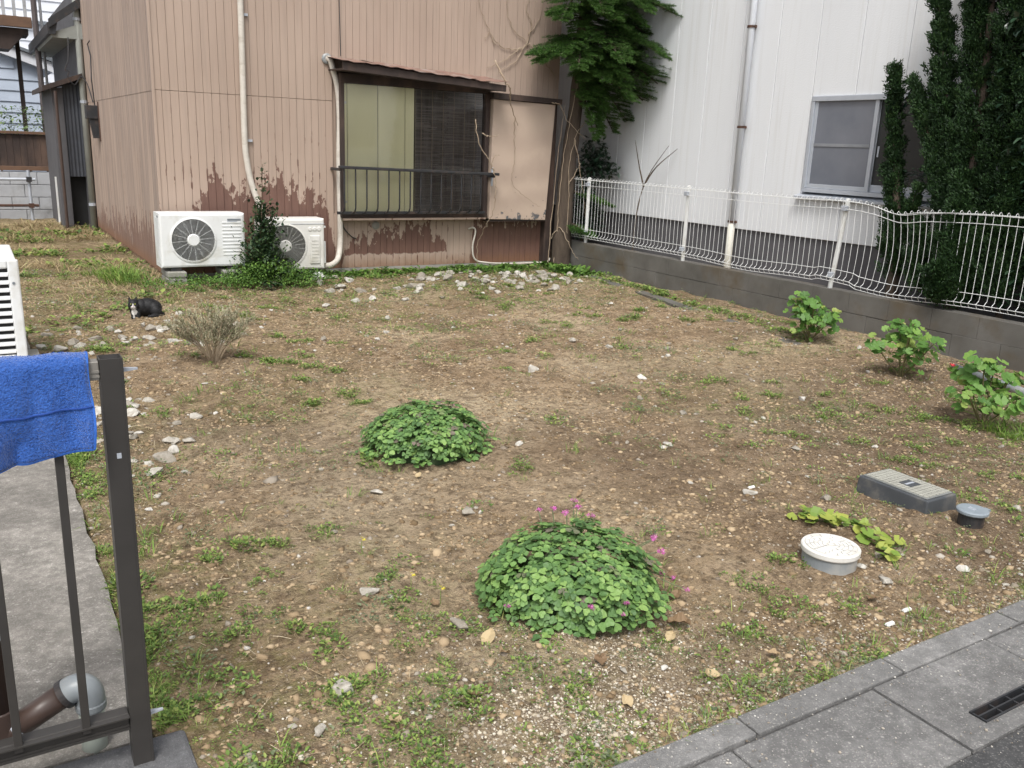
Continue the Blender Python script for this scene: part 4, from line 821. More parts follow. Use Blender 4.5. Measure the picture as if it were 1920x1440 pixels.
def mound(label, cx_, cy_, rx, ry, h, nleaf, lsz, nfl, seed):
    r = random.Random(seed); base = float(gz(cx_, cy_))
    t = thing('clover_mound', (cx_, cy_, base), label, 'clover plant', 'clover mounds')
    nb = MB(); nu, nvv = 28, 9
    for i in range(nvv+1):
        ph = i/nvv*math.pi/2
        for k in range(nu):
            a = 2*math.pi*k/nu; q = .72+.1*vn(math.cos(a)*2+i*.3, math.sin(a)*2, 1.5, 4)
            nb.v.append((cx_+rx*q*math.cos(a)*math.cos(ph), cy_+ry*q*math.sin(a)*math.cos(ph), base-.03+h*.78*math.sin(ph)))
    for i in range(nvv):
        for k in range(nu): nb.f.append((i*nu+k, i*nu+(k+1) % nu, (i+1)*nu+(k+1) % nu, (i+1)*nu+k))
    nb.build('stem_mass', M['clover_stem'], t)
    got = 0; golden = math.pi*(3-5**.5); extra = []
    N = nleaf
    for k in range(N):
        u = (k+.5)/N; ph = math.acos(1-u*.98); a = k*golden+r.uniform(-.25,.25)   # from top down
        ct, sn = math.cos(ph), math.sin(ph); q = 1+.10*(vn(math.cos(a)*2.2+ct*2, math.sin(a)*2.2, 1.6, 5)-.5)*2+r.uniform(-.13,.04)
        sq = sn**.9
        p = Vector((cx_+rx*q*math.cos(a)*sq, cy_+ry*q*math.sin(a)*sq, base+.012+h*q*max(ct,0)**.85*(.97+.06*r.random())))
        nrm = Vector((math.cos(a)*sn/rx, math.sin(a)*sn/ry, (ct+.22)/h)).normalized(); nrm0 = nrm.copy(); nrm = (nrm+Vector((0,0,.35))+Vector((r.gauss(0,.2),r.gauss(0,.2),r.gauss(0,.12)))).normalized()
        s = lsz*r.uniform(.55,1.3)
        if k > N*.9: p.x += (p.x-cx_)*r.uniform(-.05,.16); p.y += (p.y-cy_)*r.uniform(-.05,.16); p.z = base+r.uniform(.006,.04); nrm = (nrm*.4+Vector((0,0,1))).normalized()
        Mx = Matrix.Translation(p) @ nrm.to_track_quat('Z','Y').to_matrix().to_4x4() @ Matrix.Rotation(r.uniform(0,6.28),4,'Z') @ Matrix.Diagonal((s,s,s,1))
        if got < 300 and nrm0.dot(Vector((-cx_,-cy_,1.3)).normalized()) > -.05 and r.random() < .52: inst('leaf', CL[k % 5], t, Mx); got += 1
        else: extra.append(Mx)
    if extra:
        bmx = MB()
        for k, Mx in enumerate(extra):
            me = CL[k % 5]; bmx.add([tuple(Mx @ v.co) for v in me.vertices], [tuple(pp.vertices) for pp in me.polygons])
        o = bmx.build('leaves', islemat('clover_rest'+str(seed), [(0,(.075,.15,.05)),(.35,(.12,.225,.07)),(.7,(.17,.30,.085)),(1,(.25,.385,.11))], .5, .22), t); o['kind'] = 'stuff'
    for (fx, fy, fz, sz) in nfl:
        MB().tube([(fx*.6+cx_*.4, fy*.6+cy_*.4, base+h*.5), (fx, fy, fz)], .0018, 4).build('flower_stem', M['weed_grey'], t)
        inst('flower', PINK, t, Matrix.Translation((fx, fy, fz)) @ Matrix.Rotation(r.uniform(0,6),4,'Z') @ Matrix.Diagonal((sz*.72,sz*.72,sz*.72,1)))
fl2 = [(a_-.055, b_-.08, c_, d_) for a_, b_, c_, d_ in [(1.66,2.38,.255,.012),(1.70,2.35,.245,.012),(1.75,2.36,.25,.012),(1.63,2.42,.24,.010),(1.78,2.42,.25,.010),(1.79,2.33,.225,.012),(2.02,2.25,.13,.011),(2.01,2.20,.10,.013),(1.93,2.1,.08,.008),(1.97,2.08,.06,.009),(1.98,2.03,.04,.009),(1.56,2.0,.10,.008),(1.68,1.98,.09,.011),(1.65,1.96,.07,.008),(1.33,2.12,.10,.008),(1.98,2.22,.14,.01)]]
mound('large leafy clover mound with pink flowers in the foreground', 1.595, 2.165, .295, .285, .205, 1050, .0245, fl2, 11)
fl1 = [(1.76,3.55,.14,.010),(1.77,3.52,.10,.010),(1.84,3.5,.11,.008),(1.72,3.62,.16,.009),(2.03,3.85,.16,.008)]
mound('smaller clover mound in the middle of the lot', 1.805, 3.70, .29, .28, .195, 1050, .0235, fl1, 23)
# ------------------------------------------------------------------ GERANIUMS, CREEPING PLANT
def round_leaf(seed, m, lobes=7, cup=.12):
    r = random.Random(seed); n = lobes*2; vs = [(0,0,0)]; 
    for k in range(n+1):
        a = -math.pi/2+.25+(2*math.pi-.5)*k/n; q = 1.0 if k % 2 else .84
        vs.append((q*math.cos(a), q*math.sin(a)+.0, cup*(1 if k % 2 else .35)+r.uniform(-.06,.06)))
    return MB().add(vs, [(0,k,k+1) for k in range(1, n+1)]).mesh('round_leaf', m)
GL = [round_leaf(k, M['geranium']) for k in range(4)]; RED = flower_mesh('red_flower', M['red'])
def geranium(label, cx_, cy_, w, h, n, seed, red=None):
    r = random.Random(seed); z0 = float(gz(cx_, cy_)); t = thing('geranium', (cx_, cy_, z0), label, 'geranium', 'geraniums by the block wall')
    nst = 9; tips = []
    for k in range(nst):
        a = 2*math.pi*k/nst+r.uniform(-.4,.4); q = r.uniform(.25,1.0); hh = h*(1-.45*q*q)*r.uniform(.8,1.05)
        tip = Vector((cx_+w*q*.85*math.cos(a), cy_+w*q*.85*math.sin(a), z0+hh)); mid = Vector((cx_+w*q*.4*math.cos(a), cy_+w*q*.4*math.sin(a), z0+hh*.4)); tips.append((mid, tip))
        MB().tube(smooth_path([(cx_+r.uniform(-.02,.02), cy_+r.uniform(-.02,.02), z0-.01), mid, tip], 4), .0045, 5).build('stem', M['ger_stem'], t, smooth=True)
    pet = MB()
    for k in range(n):
        mid, tip = tips[k % nst]; u = r.random()**.75*1.35-.35; b = mid.lerp(tip, u); d = Vector((r.gauss(0,1), r.gauss(0,1), r.uniform(-.1,.9))).normalized()
        p = b+d*r.uniform(.03,.12)*(1.25-.4*u); p.z = max(p.z, z0+.03); pet.tube([b, p], .0016, 4)
        nr = (d*.5+Vector((-.25,-.45,.8))+Vector((r.gauss(0,.3),r.gauss(0,.3),0))).normalized(); s = r.uniform(.024,.046)*(.8+.3*u)
        inst('leaf', GL[k % 4], t, Matrix.Translation(p) @ nr.to_track_quat('Z','Y').to_matrix().to_4x4() @ Matrix.Rotation(r.uniform(0,6.28),4,'Z') @ Matrix.Diagonal((s,s,s,1)))
    pet.build('petioles', M['weed'], t)
    if red: inst('flower', RED, t, Matrix.Translation(red) @ Matrix.Diagonal((.012,.012,.012,1)))
geranium('bushy light green geranium nearest the bent fence post', 5.83, 4.79, .25, .41, 150, 1)
geranium('tall leggy geranium in the middle of the three by the wall', 5.5, 3.68, .27, .45, 125, 2)
geranium('geranium at the right edge with a small red flower', 4.98, 2.76, .27, .38, 130, 3, (4.93,2.98,.29))
LL = [round_leaf(20+k, M['lime_leaf'], 3, .1) for k in range(3)]
cp = thing('creeping_plant', (2.88, 2.03, 0), 'yellow-green creeping plant behind the round white lid', 'plant')
r = random.Random(9); run = MB(); prev = None
for k in range(60):
    u = (k % 44)/44; x = 2.80+.12*math.sin(u*3.1)+r.gauss(0,.03); y = 2.24-.46*u+r.gauss(0,.022); p = g3(x, y, r.uniform(.012,.045)); nr = Vector((r.gauss(0,.3)-.1, r.gauss(0,.3)-.3, 1)).normalized(); s = r.uniform(.018,.034)
    inst('leaf', LL[k % 3], cp, Matrix.Translation(p) @ nr.to_track_quat('Z','Y').to_matrix().to_4x4() @ Matrix.Rotation(r.uniform(0,6.28),4,'Z') @ Matrix.Diagonal((s,s*1.1,s,1)))
    if prev and k < 44: run.tube([prev, p-Vector((0,0,.01))], .0015, 4)
    prev = p-Vector((0,0,.01))
run.build('runner', M['weed'], cp)
# ------------------------------------------------------------------ WIRY SHRUB
ws = thing('wiry_shrub', (1.26, 5.76, 0), 'wiry grey-green dry shrub standing alone on the left', 'shrub')
sm_ = MB(); tp = []; r = random.Random(4)
for k in range(34):
    a = r.uniform(0,6.28); q = r.random()**.5; tip = Vector((1.26+.26*q*math.cos(a), 5.76+.26*q*math.sin(a), .40*(1-.35*q*q)*r.uniform(.75,1.05))); mid = Vector((1.26+.10*q*math.cos(a), 5.76+.10*q*math.sin(a), .13))
    sm_.tube(smooth_path([(1.26+r.uniform(-.02,.02),5.76+r.uniform(-.02,.02),-.01), mid, tip], 3), [.0055,.005,.0045,.004,.003,.002,.0012], 4)
    for j in range(13):
        u = r.uniform(.1,1); b = mid.lerp(tip, u); d = Vector((r.gauss(0,.6)+.8*math.cos(a)*q, r.gauss(0,.6)+.8*math.sin(a)*q, .9)).normalized(); e = b+d*r.uniform(.04,.12); sm_.tube([b, e], [.0016,.0006], 3); tp.append((b, e))
sm_.build('stems', mat('pale_twig', (.36,.29,.20), (.25,.19,.13), .85, 12), ws)
P0 = np.array([list(a.lerp(b, r.random())) for a, b in tp for _ in range(26)]); D0 = np.array([list(b-a) for a, b in tp for _ in range(26)]); n = len(P0)
D0 = D0/np.linalg.norm(D0,axis=1,keepdims=True)+rng.normal(size=(n,3))*.55
V, F = scatter(*DIAM, P0, frames(D0), np.stack([rng.uniform(.010,.018,n)*.55, rng.uniform(.012,.022,n), np.ones(n)*.01], 1)); fast('foliage', V, F, M['heath'], ws)
# ------------------------------------------------------------------ SHRUBS BY THE CONDENSERS
r = random.Random(6)
ds = thing('dark_shrub', (2.48, 9.0, 0), 'upright dark green small-leaved shrub between the two condensers', 'shrub')
stm = MB(); lp = []; ldr = []
for k in range(12):
    a = r.uniform(0,6.28); q = r.random(); top = r.uniform(.45,.85) if k else 1.20; tip = Vector((2.50+.15*q*math.cos(a)*(k > 0)+.02, 9.02+.08*q*math.sin(a), top)); pth = smooth_path([(2.49+r.uniform(-.03,.03),9.02,0),(2.49+.06*q*math.cos(a),9.0,top*.5),tip], 6)
    stm.tube(pth, [.008-.0055*i/(len(pth)-1) for i in range(len(pth))], 5)
    for j in range(240 if k else 170):
        u = r.uniform(.12,1); b = pth[int(u*(len(pth)-1))]; sp = .085*(1-.8*max(0,u-.6)/.4)+.008
        if k == 0 and u > .72: sp = .03
        lp.append([b.x+r.gauss(0,sp), b.y+r.gauss(0,sp*.8), b.z+r.gauss(0,.03)]); ldr.append([r.gauss(0,.6), r.gauss(0,.6), .6])
stm.build('stem', M['twig'], ds); n = len(lp); V, F = scatter(*LEAF, np.array(lp), frames(np.array(ldr)), rng.uniform(.030,.055,n)); fast('foliage', V, F, M['shrub_dark'], ds)
def frond(name, label, base, dirs, L, cat='fern'):
    t = thing(name, base, label, cat); 
    for d in dirs:
        d = Vector(d).normalized(); pth = [Vector(base)+d*L*u+Vector((0,0,-.45*L*u*u)) for u in np.linspace(0,1,12)]
        fr_ = MB().tube(pth, .003, 4).build('frond', M['twig'], t); pos = []; dr_ = []
        for i in range(2, 12):
            for s in (-1, 1):
                for jj in (0, .5):
                    tt = (pth[i]-pth[i-1]).normalized(); sd_ = tt.cross(Vector((0,0,1))).normalized()*s; pos.append(list(pth[i-1].lerp(pth[i], jj))); dr_.append(list(sd_+tt*.55+Vector((0,0,-.15))))
        n = len(pos); sc = np.stack([np.ones(n)*.045, np.ones(n)*L*.30, np.ones(n)*.05], 1); V, F = scatter(*LEAF, np.array(pos), frames(np.array(dr_)), sc); fast('leaflets', V, F, M['shrub_dark'], fr_)
frond('fern', 'dark fern fronds arching in front of the right condenser fan', (2.60,9.02,.12), [(.55,.05,.9),(.9,-.1,.5),(.75,-.3,.25)], .34)
frond('fern', 'small blue-green fern tuft at the foot of the dark shrub', (2.47,8.72,.03), [(.4,-.6,.7),(-.5,-.5,.6),(.1,-.9,.5),(.8,-.2,.5),(-.2,-.6,.9)], .15)
# leafy weeds massed below the condensers
n0 = 420;  cx0 = np.concatenate([rng.normal(2.45,.33,240), rng.uniform(1.3,3.2,180)]); cy0 = np.concatenate([rng.normal(8.95,.16,240), rng.normal(8.95,.20,180)]); hh = np.concatenate([rng.uniform(.03,.26,240)*np.exp(-((cx0[:240]-2.55)/.4)**2)+.02, rng.uniform(.01,.10,180)])
pos = np.repeat(np.stack([cx0,cy0,hh],1), 16, 0); n = len(pos); pos = pos+rng.normal(size=(n,3))*[.045,.045,.022]; pos[:,2] = np.maximum(pos[:,2], .005)
V, F = scatter(*LEAF, pos, frames(rdir(n,.35)), rng.uniform(.018,.036,n)); tag(fast('leafy_weeds', V, F, M['mugwort']), 'bright green leafy weeds massed below the two condensers', 'weeds', kind='stuff')
# ------------------------------------------------------------------ FIR TREE at the right corner of the house
fir = thing('fir_tree', (6.56, 9.36, 0), 'dark green fir tree growing at the right corner of the tan house', 'tree')
trk = smooth_path([(6.45,9.36,-.1),(6.46,9.37,.5),(6.49,9.37,1.2),(6.57,9.36,2.2),(6.62,9.35,3.4),(6.64,9.35,5.2),(6.65,9.35,6.6)], 5)
MB().tube(trk, [.135-.10*i/(len(trk)-1)+.006*math.sin(i*2.2) for i in range(len(trk))], 12).build('trunk', M['bark'], fir, smooth=True)
r = random.Random(12); limb = MB(); npz = []; ndr = []; tps = []; tdr = []
def limbgen(z, tip, droop, dens=1.0):
    b = Vector((6.58+.02*(z-2), 9.36, z)); tip = Vector(tip); L = (tip-b).length; d = (tip-b)
    pth = [b+d*u+Vector((0,0,droop*L*(u-u*u)*1.0)) for u in np.linspace(0,1,14)]
    limb.tube(pth, [.022*(1-u)+.003 for u in np.linspace(0,1,14)], 5)
    hd_ = Vector((d.x,d.y,0)).normalized(); sd_ = hd_.cross(Vector((0,0,1)))
    for i in range(2, 14):
        u = i/13
        for s in (-1, 1):
            for jj in range(2):
                bb = pth[i-1].lerp(pth[i], r.random()); tl = L*(.48*(1-u)+.12)*r.uniform(.7,1.15); td = (hd_*.75+sd_*s*r.uniform(.5,1.0)+Vector((0,0,r.uniform(-.28,.02)))).normalized()
                tw_ = [bb+td*tl*q+Vector((0,0,-.12*tl*q*q)) for q in np.linspace(0,1,6)]; limb.tube(tw_, [.004,.003,.003,.002,.002,.001], 3)
                # side sprays off each twig
                sub = [(tw_[0], tw_[-1])]
                for q in range(1, 5):
                    for s2 in (-1, 1):
                        t2 = (td*.8+td.cross(Vector((0,0,1))).normalized()*s2*.7+Vector((0,0,-.1))).normalized(); sub.append((tw_[q], tw_[q]+t2*tl*(.42*(1-q/6))*r.uniform(.6,1.1)))
                for a, c in sub:
                    dt = (c-a).normalized()
                    for q in range(int(9*dens)+2): tps.append(list(c-dt*r.uniform(0,.02))); tdr.append(list(dt*.9+Vector((r.gauss(0,.55), r.gauss(0,.55), r.gauss(.25,.4)))))
                    ln = (c-a).length; m_ = max(5, int(ln/.0042*dens))
                    for q in range(m_):
                        npz.append(list(a.lerp(c, (q+r.random())/m_))); dd = (c-a).normalized(); sdv = dd.cross(Vector((0,0,1))).normalized(); ndr.append(list(dd*.65+sdv*r.choice((-1,1))*r.uniform(.3,1)+Vector((0,0,r.uniform(-.15,.55)))))
T_ = [  # (start height, tip, droop)
 (2.75,(8.0,9.0,1.98),.12),(2.85,(7.55,8.75,2.15),.15),(2.95,(7.72,8.9,2.62),.10),(2.9,(7.75,9.6,2.48),.1),(3.05,(7.2,8.5,2.55),.1),
 (2.75,(5.78,9.0,2.42),.10),(2.8,(6.1,8.7,2.35),.12),(3.0,(6.55,8.45,2.45),.12),(2.5,(7.35,9.35,1.85),.15),(2.6,(6.9,8.7,2.05),.15),
 (3.5,(7.7,9.1,3.05),.10),(3.6,(7.95,9.4,3.35),.08),(3.5,(7.4,8.6,3.05),.1),(3.45,(5.95,8.9,2.86),.1),(3.5,(6.3,8.55,2.95),.1),(3.5,(6.8,8.4,3.0),.1),
 (2.75,(5.72,9.05,2.50),.1),(2.85,(5.95,8.85,2.5),.1),(2.6,(6.5,8.75,2.25),.12),(2.7,(6.75,8.7,2.3),.12),(3.15,(5.95,9.05,2.95),.1),(3.3,(6.5,8.6,2.9),.1),(2.45,(6.75,9.05,1.95),.12),(2.45,(6.5,9.0,2.05),.12),(2.3,(6.8,9.15,1.62),.15),(2.25,(6.65,9.05,1.6),.15),(2.4,(7.05,9.2,1.68),.15),(3.3,(6.7,8.8,2.95),.1),(3.35,(7.0,8.7,2.9),.1),(2.95,(7.3,9.0,2.3),.12),(3.2,(7.45,9.1,2.85),.1),(3.2,(6.25,9.0,2.72),.1),(3.2,(6.9,8.75,2.75),.1),(2.7,(6.35,8.95,2.25),.12),(3.4,(7.1,8.9,3.2),.1),(2.65,(7.0,9.0,2.1),.14),(2.55,(7.6,9.05,1.95),.14),(3.7,(6.9,8.9,3.35),.1),(3.7,(7.4,9.0,3.4),.1),(3.7,(6.3,8.9,3.35),.1),
 (4.2,(7.9,9.3,3.75),.1),(4.2,(7.5,8.5,3.7),.1),(4.2,(5.8,9.0,3.7),.1),(4.3,(6.6,8.3,3.7),.1),(4.3,(6.0,8.6,3.75),.1),(5,(7.5,9,4.6),.1),(5,(5.9,9,4.6),.1),(5,(6.6,8.4,4.6),.1),(5.8,(7.2,9.2,5.5),.1),(5.8,(6.1,9.1,5.5),.1),(6.2,(6.6,8.8,6.1),.1)]
for z, tip, dr_ in T_: limbgen(z, tip, dr_, 1.0 if tip[2] < 3.5 else .45)
for z, tip in ((.95,(6.95,9.0,.78)),(.55,(6.62,8.95,.42))): 
    b = Vector((6.55,9.36,z)); limbgen(z, tip, .1, .6)
limb.build('limbs', M['bark'], fir); npz = np.array(npz); ndr = np.array(ndr); n = len(npz)
V, F = scatter(*DIAM, npz, frames(ndr, roll=rng.normal(size=n)*.5), np.stack([rng.uniform(.006,.009,n), rng.uniform(.026,.042,n), np.ones(n)*.02], 1)); fast('crown', V, F, M['fir'], fir); print('fir needles', n)
tps = np.array(tps); n = len(tps); V, F = scatter(*DIAM, tps, frames(np.array(tdr), roll=rng.normal(size=n)*.8), np.stack([rng.uniform(.0045,.007,n), rng.uniform(.026,.045,n), np.ones(n)*.02], 1)); fast('young_tips', V, F, islemat('fir_tip', [(0,(.03,.075,.018)),(.5,(.075,.165,.032)),(1,(.14,.26,.055))], .55, .15, nsc=4), fir); print('tips', n)
# broadleaf shrub and bare sapling behind the fence
def broad(name, label, cat, blobs, dens, lsz, mkey, stems, stemmat='bark'):
    t = thing(name, stems[0][0], label, cat); s_ = MB()
    for st_ in stems: pth = smooth_path(st_, 4); s_.tube(pth, [.03-.024*i/(len(pth)-1) for i in range(len(pth))], 6)
    s_.build('trunk', M[stemmat], t); P = []
    for (x,y,z,rx,ry,rz) in blobs:
        m_ = int(dens*rx*ry*rz*1000)
        q = rng.normal(size=(m_,3)); q /= np.linalg.norm(q,axis=1,keepdims=True); q *= rng.random((m_,1))**.45
        cl = vn(q[:,0]*3+x*7, q[:,1]*3+q[:,2]*4, 2.2, 3); q = q[cl > .38]; P.append(q*[rx,ry,rz]+[x,y,z])
    P = np.concatenate(P); n = len(P); V, F = scatter(*LEAF, P, frames(rng.normal(size=(n,3))*[1,1,.6]+[0,0,-.15]), rng.uniform(.7,1.2,n)*lsz); fast('crown', V, F, M[mkey], t)
broad('broadleaf_shrub', 'dark glossy shrub behind the fence next to the fir trunk', 'shrub', [(6.95,9.45,1.35,.22,.2,.30),(7.1,9.4,1.25,.22,.2,.13),(6.85,9.5,1.0,.16,.2,.3),(6.9,9.5,.6,.25,.25,.3)], 55, .075, 'camellia', [[(6.85,9.5,0),(6.87,9.48,.7),(6.95,9.45,1.4)]])
sp = MB()
for a in ([(7.0,8.6,0),(7.02,8.6,.7),(7.1,8.55,1.15),(7.28,8.4,1.55)],[(7.09,8.56,1.1),(7.2,8.5,1.3),(7.38,8.35,1.52)],[(7.08,8.57,1.05),(7.05,8.65,1.3),(7.0,8.7,1.6)]): pth = smooth_path(a, 4); sp.tube(pth, [.012-.009*i/(len(pth)-1) for i in range(len(pth))], 5)
tag(sp.build('bare_sapling', M['bark']), 'thin bare forked sapling behind the fence against the white wall', 'sapling')
# ------------------------------------------------------------------ JUNIPERS behind the fence on the right
def juniper(name, label, cols, trunkpath, group):
    t = thing(name, trunkpath[0], label, 'tree', group); tk = smooth_path(trunkpath, 5)
    tb_ = MB().tube(tk, [.07-.05*i/(len(tk)-1) for i in range(len(tk))], 8); P = []; D = []
    for (base, top, rad, npl) in cols:
        base = Vector(base); top = Vector(top); ax = (top-base); L = ax.length
        tb_.tube([base.lerp(top, u)+Vector((.03*math.sin(u*7),.03*math.cos(u*6),0)) for u in np.linspace(0,.92,8)], [.022*(1-u)+.004 for u in np.linspace(0,1,8)], 5)
        for k in range(npl):
            u = r.random()**.9; a = r.uniform(0,6.28)+u*4; prof = min(1, .6+u/.3)*(1-u)**.95
            R_ = rad*max(.06, prof)*r.uniform(.5,1.1)*(.55+.9*float(vn(u*L*2.2+base.y*9, a*.5+base.x*5, 1.6, 2))); c = base.lerp(top, u)+Vector((math.cos(a)*R_*.6, math.sin(a)*R_*.6, 0)); od = Vector((math.cos(a), math.sin(a), 0)); lng = r.random() < .22; d = (od*(.75 if lng else .42)+ax.normalized()*1.0+Vector((r.gauss(0,.15),r.gauss(0,.15),0))).normalized(); pl = min(r.uniform(.06,.16)*(1.7 if lng else 1), rad*(2.0 if lng else 1.3))*(.55+.45*prof)
            m_ = 120; uu = rng.random(m_); w_ = min(.024, rad*.22)*(1-uu*.75)+.004
            pp = np.array(c)+np.outer(uu*pl, np.array(d))+rng.normal(size=(m_,3))*w_[:,None]; dd = np.array(d)+rng.normal(size=(m_,3))*.45; P.append(pp); D.append(dd)
    tb_.build('trunk', M['bark'], t, smooth=True); P = np.concatenate(P); D = np.concatenate(D); n = len(P)
    V, F = scatter(*SPIKE, P, frames(D), np.stack([rng.uniform(.022,.034,n), rng.uniform(.018,.034,n), rng.uniform(.022,.034,n)], 1)); fast('crown', V, F, M['juniper'], t); print(name, n)
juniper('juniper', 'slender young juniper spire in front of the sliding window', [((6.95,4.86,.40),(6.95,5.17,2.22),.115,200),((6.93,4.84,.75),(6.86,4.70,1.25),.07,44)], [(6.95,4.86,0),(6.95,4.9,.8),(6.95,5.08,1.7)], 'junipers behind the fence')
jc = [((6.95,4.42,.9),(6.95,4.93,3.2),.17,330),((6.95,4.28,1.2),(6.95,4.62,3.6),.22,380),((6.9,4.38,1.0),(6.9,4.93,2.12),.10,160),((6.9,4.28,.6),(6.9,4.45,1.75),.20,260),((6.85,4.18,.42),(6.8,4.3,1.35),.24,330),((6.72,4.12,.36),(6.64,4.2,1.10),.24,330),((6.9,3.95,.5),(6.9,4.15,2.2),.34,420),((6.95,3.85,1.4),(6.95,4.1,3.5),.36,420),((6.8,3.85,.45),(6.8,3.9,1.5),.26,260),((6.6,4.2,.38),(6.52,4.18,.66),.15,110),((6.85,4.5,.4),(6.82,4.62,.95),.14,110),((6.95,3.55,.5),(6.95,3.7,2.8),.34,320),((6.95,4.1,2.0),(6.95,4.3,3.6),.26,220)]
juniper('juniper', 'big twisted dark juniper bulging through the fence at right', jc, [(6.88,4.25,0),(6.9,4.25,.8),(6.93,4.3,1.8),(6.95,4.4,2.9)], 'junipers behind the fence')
broad('camellia_tree', 'glossy broadleaf evergreen tree behind the big juniper at the right edge', 'tree', [(6.85,3.95,2.0,.2,.14,.22),(6.85,4.0,2.45,.2,.16,.2),(6.8,3.8,1.65,.2,.15,.2),(6.9,4.22,2.15,.1,.1,.15),(7.05,4.0,2.1,.25,.3,.7),(7.0,3.7,1.3,.28,.5,.6),(7.05,4.2,3.1,.3,.7,.6),(7.0,5.08,1.98,.12,.14,.22),(7.0,4.85,1.35,.12,.12,.12),(7.05,3.6,2.6,.3,.4,.8),(6.95,3.6,.8,.25,.5,.5)], 26, .085, 'camellia', [[(7.0,3.9,0),(7.02,3.95,1),(7.05,4.1,2.2),(7.05,4.2,3.2)],[(7.02,4.0,1.2),(7.02,4.6,1.6),(7.0,5.05,2.0)]])
# ------------------------------------------------------------------ DRY VINES on the house
r = random.Random(31)
def vine(label, paths, rad=.006):
    mb = MB()
    for p in paths:
        q = smooth_path(p, 7); q = [v+Vector((r.gauss(0,.006), r.gauss(0,.002), r.gauss(0,.006))) for v in q]; mb.tube(q, [rad*(1-.6*i/(len(q)-1)) for i in range(len(q))], 5)
    tag(mb.build('dry_vine', M['vine'], smooth=True), label, 'vine', 'dry vines on the tan house')
WY = 9.585
vine('tangled dry vine spreading over the upper wall beside the fir', [[(6.35,WY,2.35),(6.15,WY,2.55),(5.95,WY,2.68),(5.72,WY,2.85),(5.65,WY,3.1),(5.7,WY,3.5)],[(5.98,WY,2.68),(5.82,WY,2.60),(5.62,WY,2.60),(5.45,WY,2.72),(5.32,WY,2.95),(5.25,WY,3.1)],[(5.95,WY,2.68),(6.0,WY,2.9),(5.92,WY,3.05),(5.98,WY,3.3)],[(5.85,WY,2.62),(5.7,WY,2.5),(5.4,WY,2.36)],[(5.96,WY,2.78),(6.1,WY,2.95),(6.15,WY,3.2)],[(5.5,WY,2.62),(5.42,WY,2.75),(5.36,WY,2.65)],[(5.95,WY,2.7),(5.78,WY,2.45),(5.55,WY,2.32)]])
vine('pale dry stem slanting down over the window canopy corner', [[(5.34,9.3,2.42),(5.40,9.16,2.2),(5.46,9.14,2.12),(5.58,9.30,1.93),(5.72,9.36,1.72)]], .011)
vine('thin dry vine hanging down the shutter panel', [[(5.70,9.39,1.80),(5.69,9.38,1.55),(5.71,9.38,1.3),(5.68,9.38,1.05),(5.85,9.38,.9),(6.1,9.38,.75)]], .004)
vine('dry vine curling round the right end of the window railing', [[(5.1,9.28,1.75),(5.14,9.27,1.5),(5.28,9.26,1.3),(5.36,9.25,1.12),(5.38,9.25,.95),(5.36,9.27,.7),(5.33,9.4,.5),(5.3,9.5,.3),(5.3,9.5,.0)],[(5.36,9.25,1.15),(5.31,9.24,1.24),(5.34,9.24,1.34),(5.44,9.3,1.36)],[(5.2,9.3,1.6),(5.3,9.3,1.57),(5.42,9.3,1.6)]], .007)
vine('thick pale vine stems climbing the house corner post and fir trunk', [[(6.33,9.35,-.02),(6.35,9.33,.5),(6.36,9.32,1.1),(6.40,9.3,1.6),(6.46,9.25,2.1),(6.5,9.25,2.4)],[(6.40,9.3,.05),(6.45,9.26,.4),(6.44,9.25,.9),(6.42,9.24,1.3),(6.5,9.22,1.65),(6.62,9.2,1.82)],[(6.28,9.4,.0),(6.3,9.38,.8),(6.33,9.36,1.4),(6.38,9.34,2.0)],[(6.44,9.25,1.05),(6.52,9.22,1.2),(6.56,9.2,1.3)],[(6.48,9.24,1.6),(6.58,9.22,1.2),(6.66,9.2,.8),(6.7,9.2,.6)],[(6.2,9.36,2.0),(6.3,9.34,1.98),(6.4,9.3,1.8),(6.6,9.2,1.6)],[(6.3,9.4,.35),(6.36,9.3,.5),(6.42,9.2,.35),(6.5,9.15,.18),(6.58,9.1,.1)]], .0065)
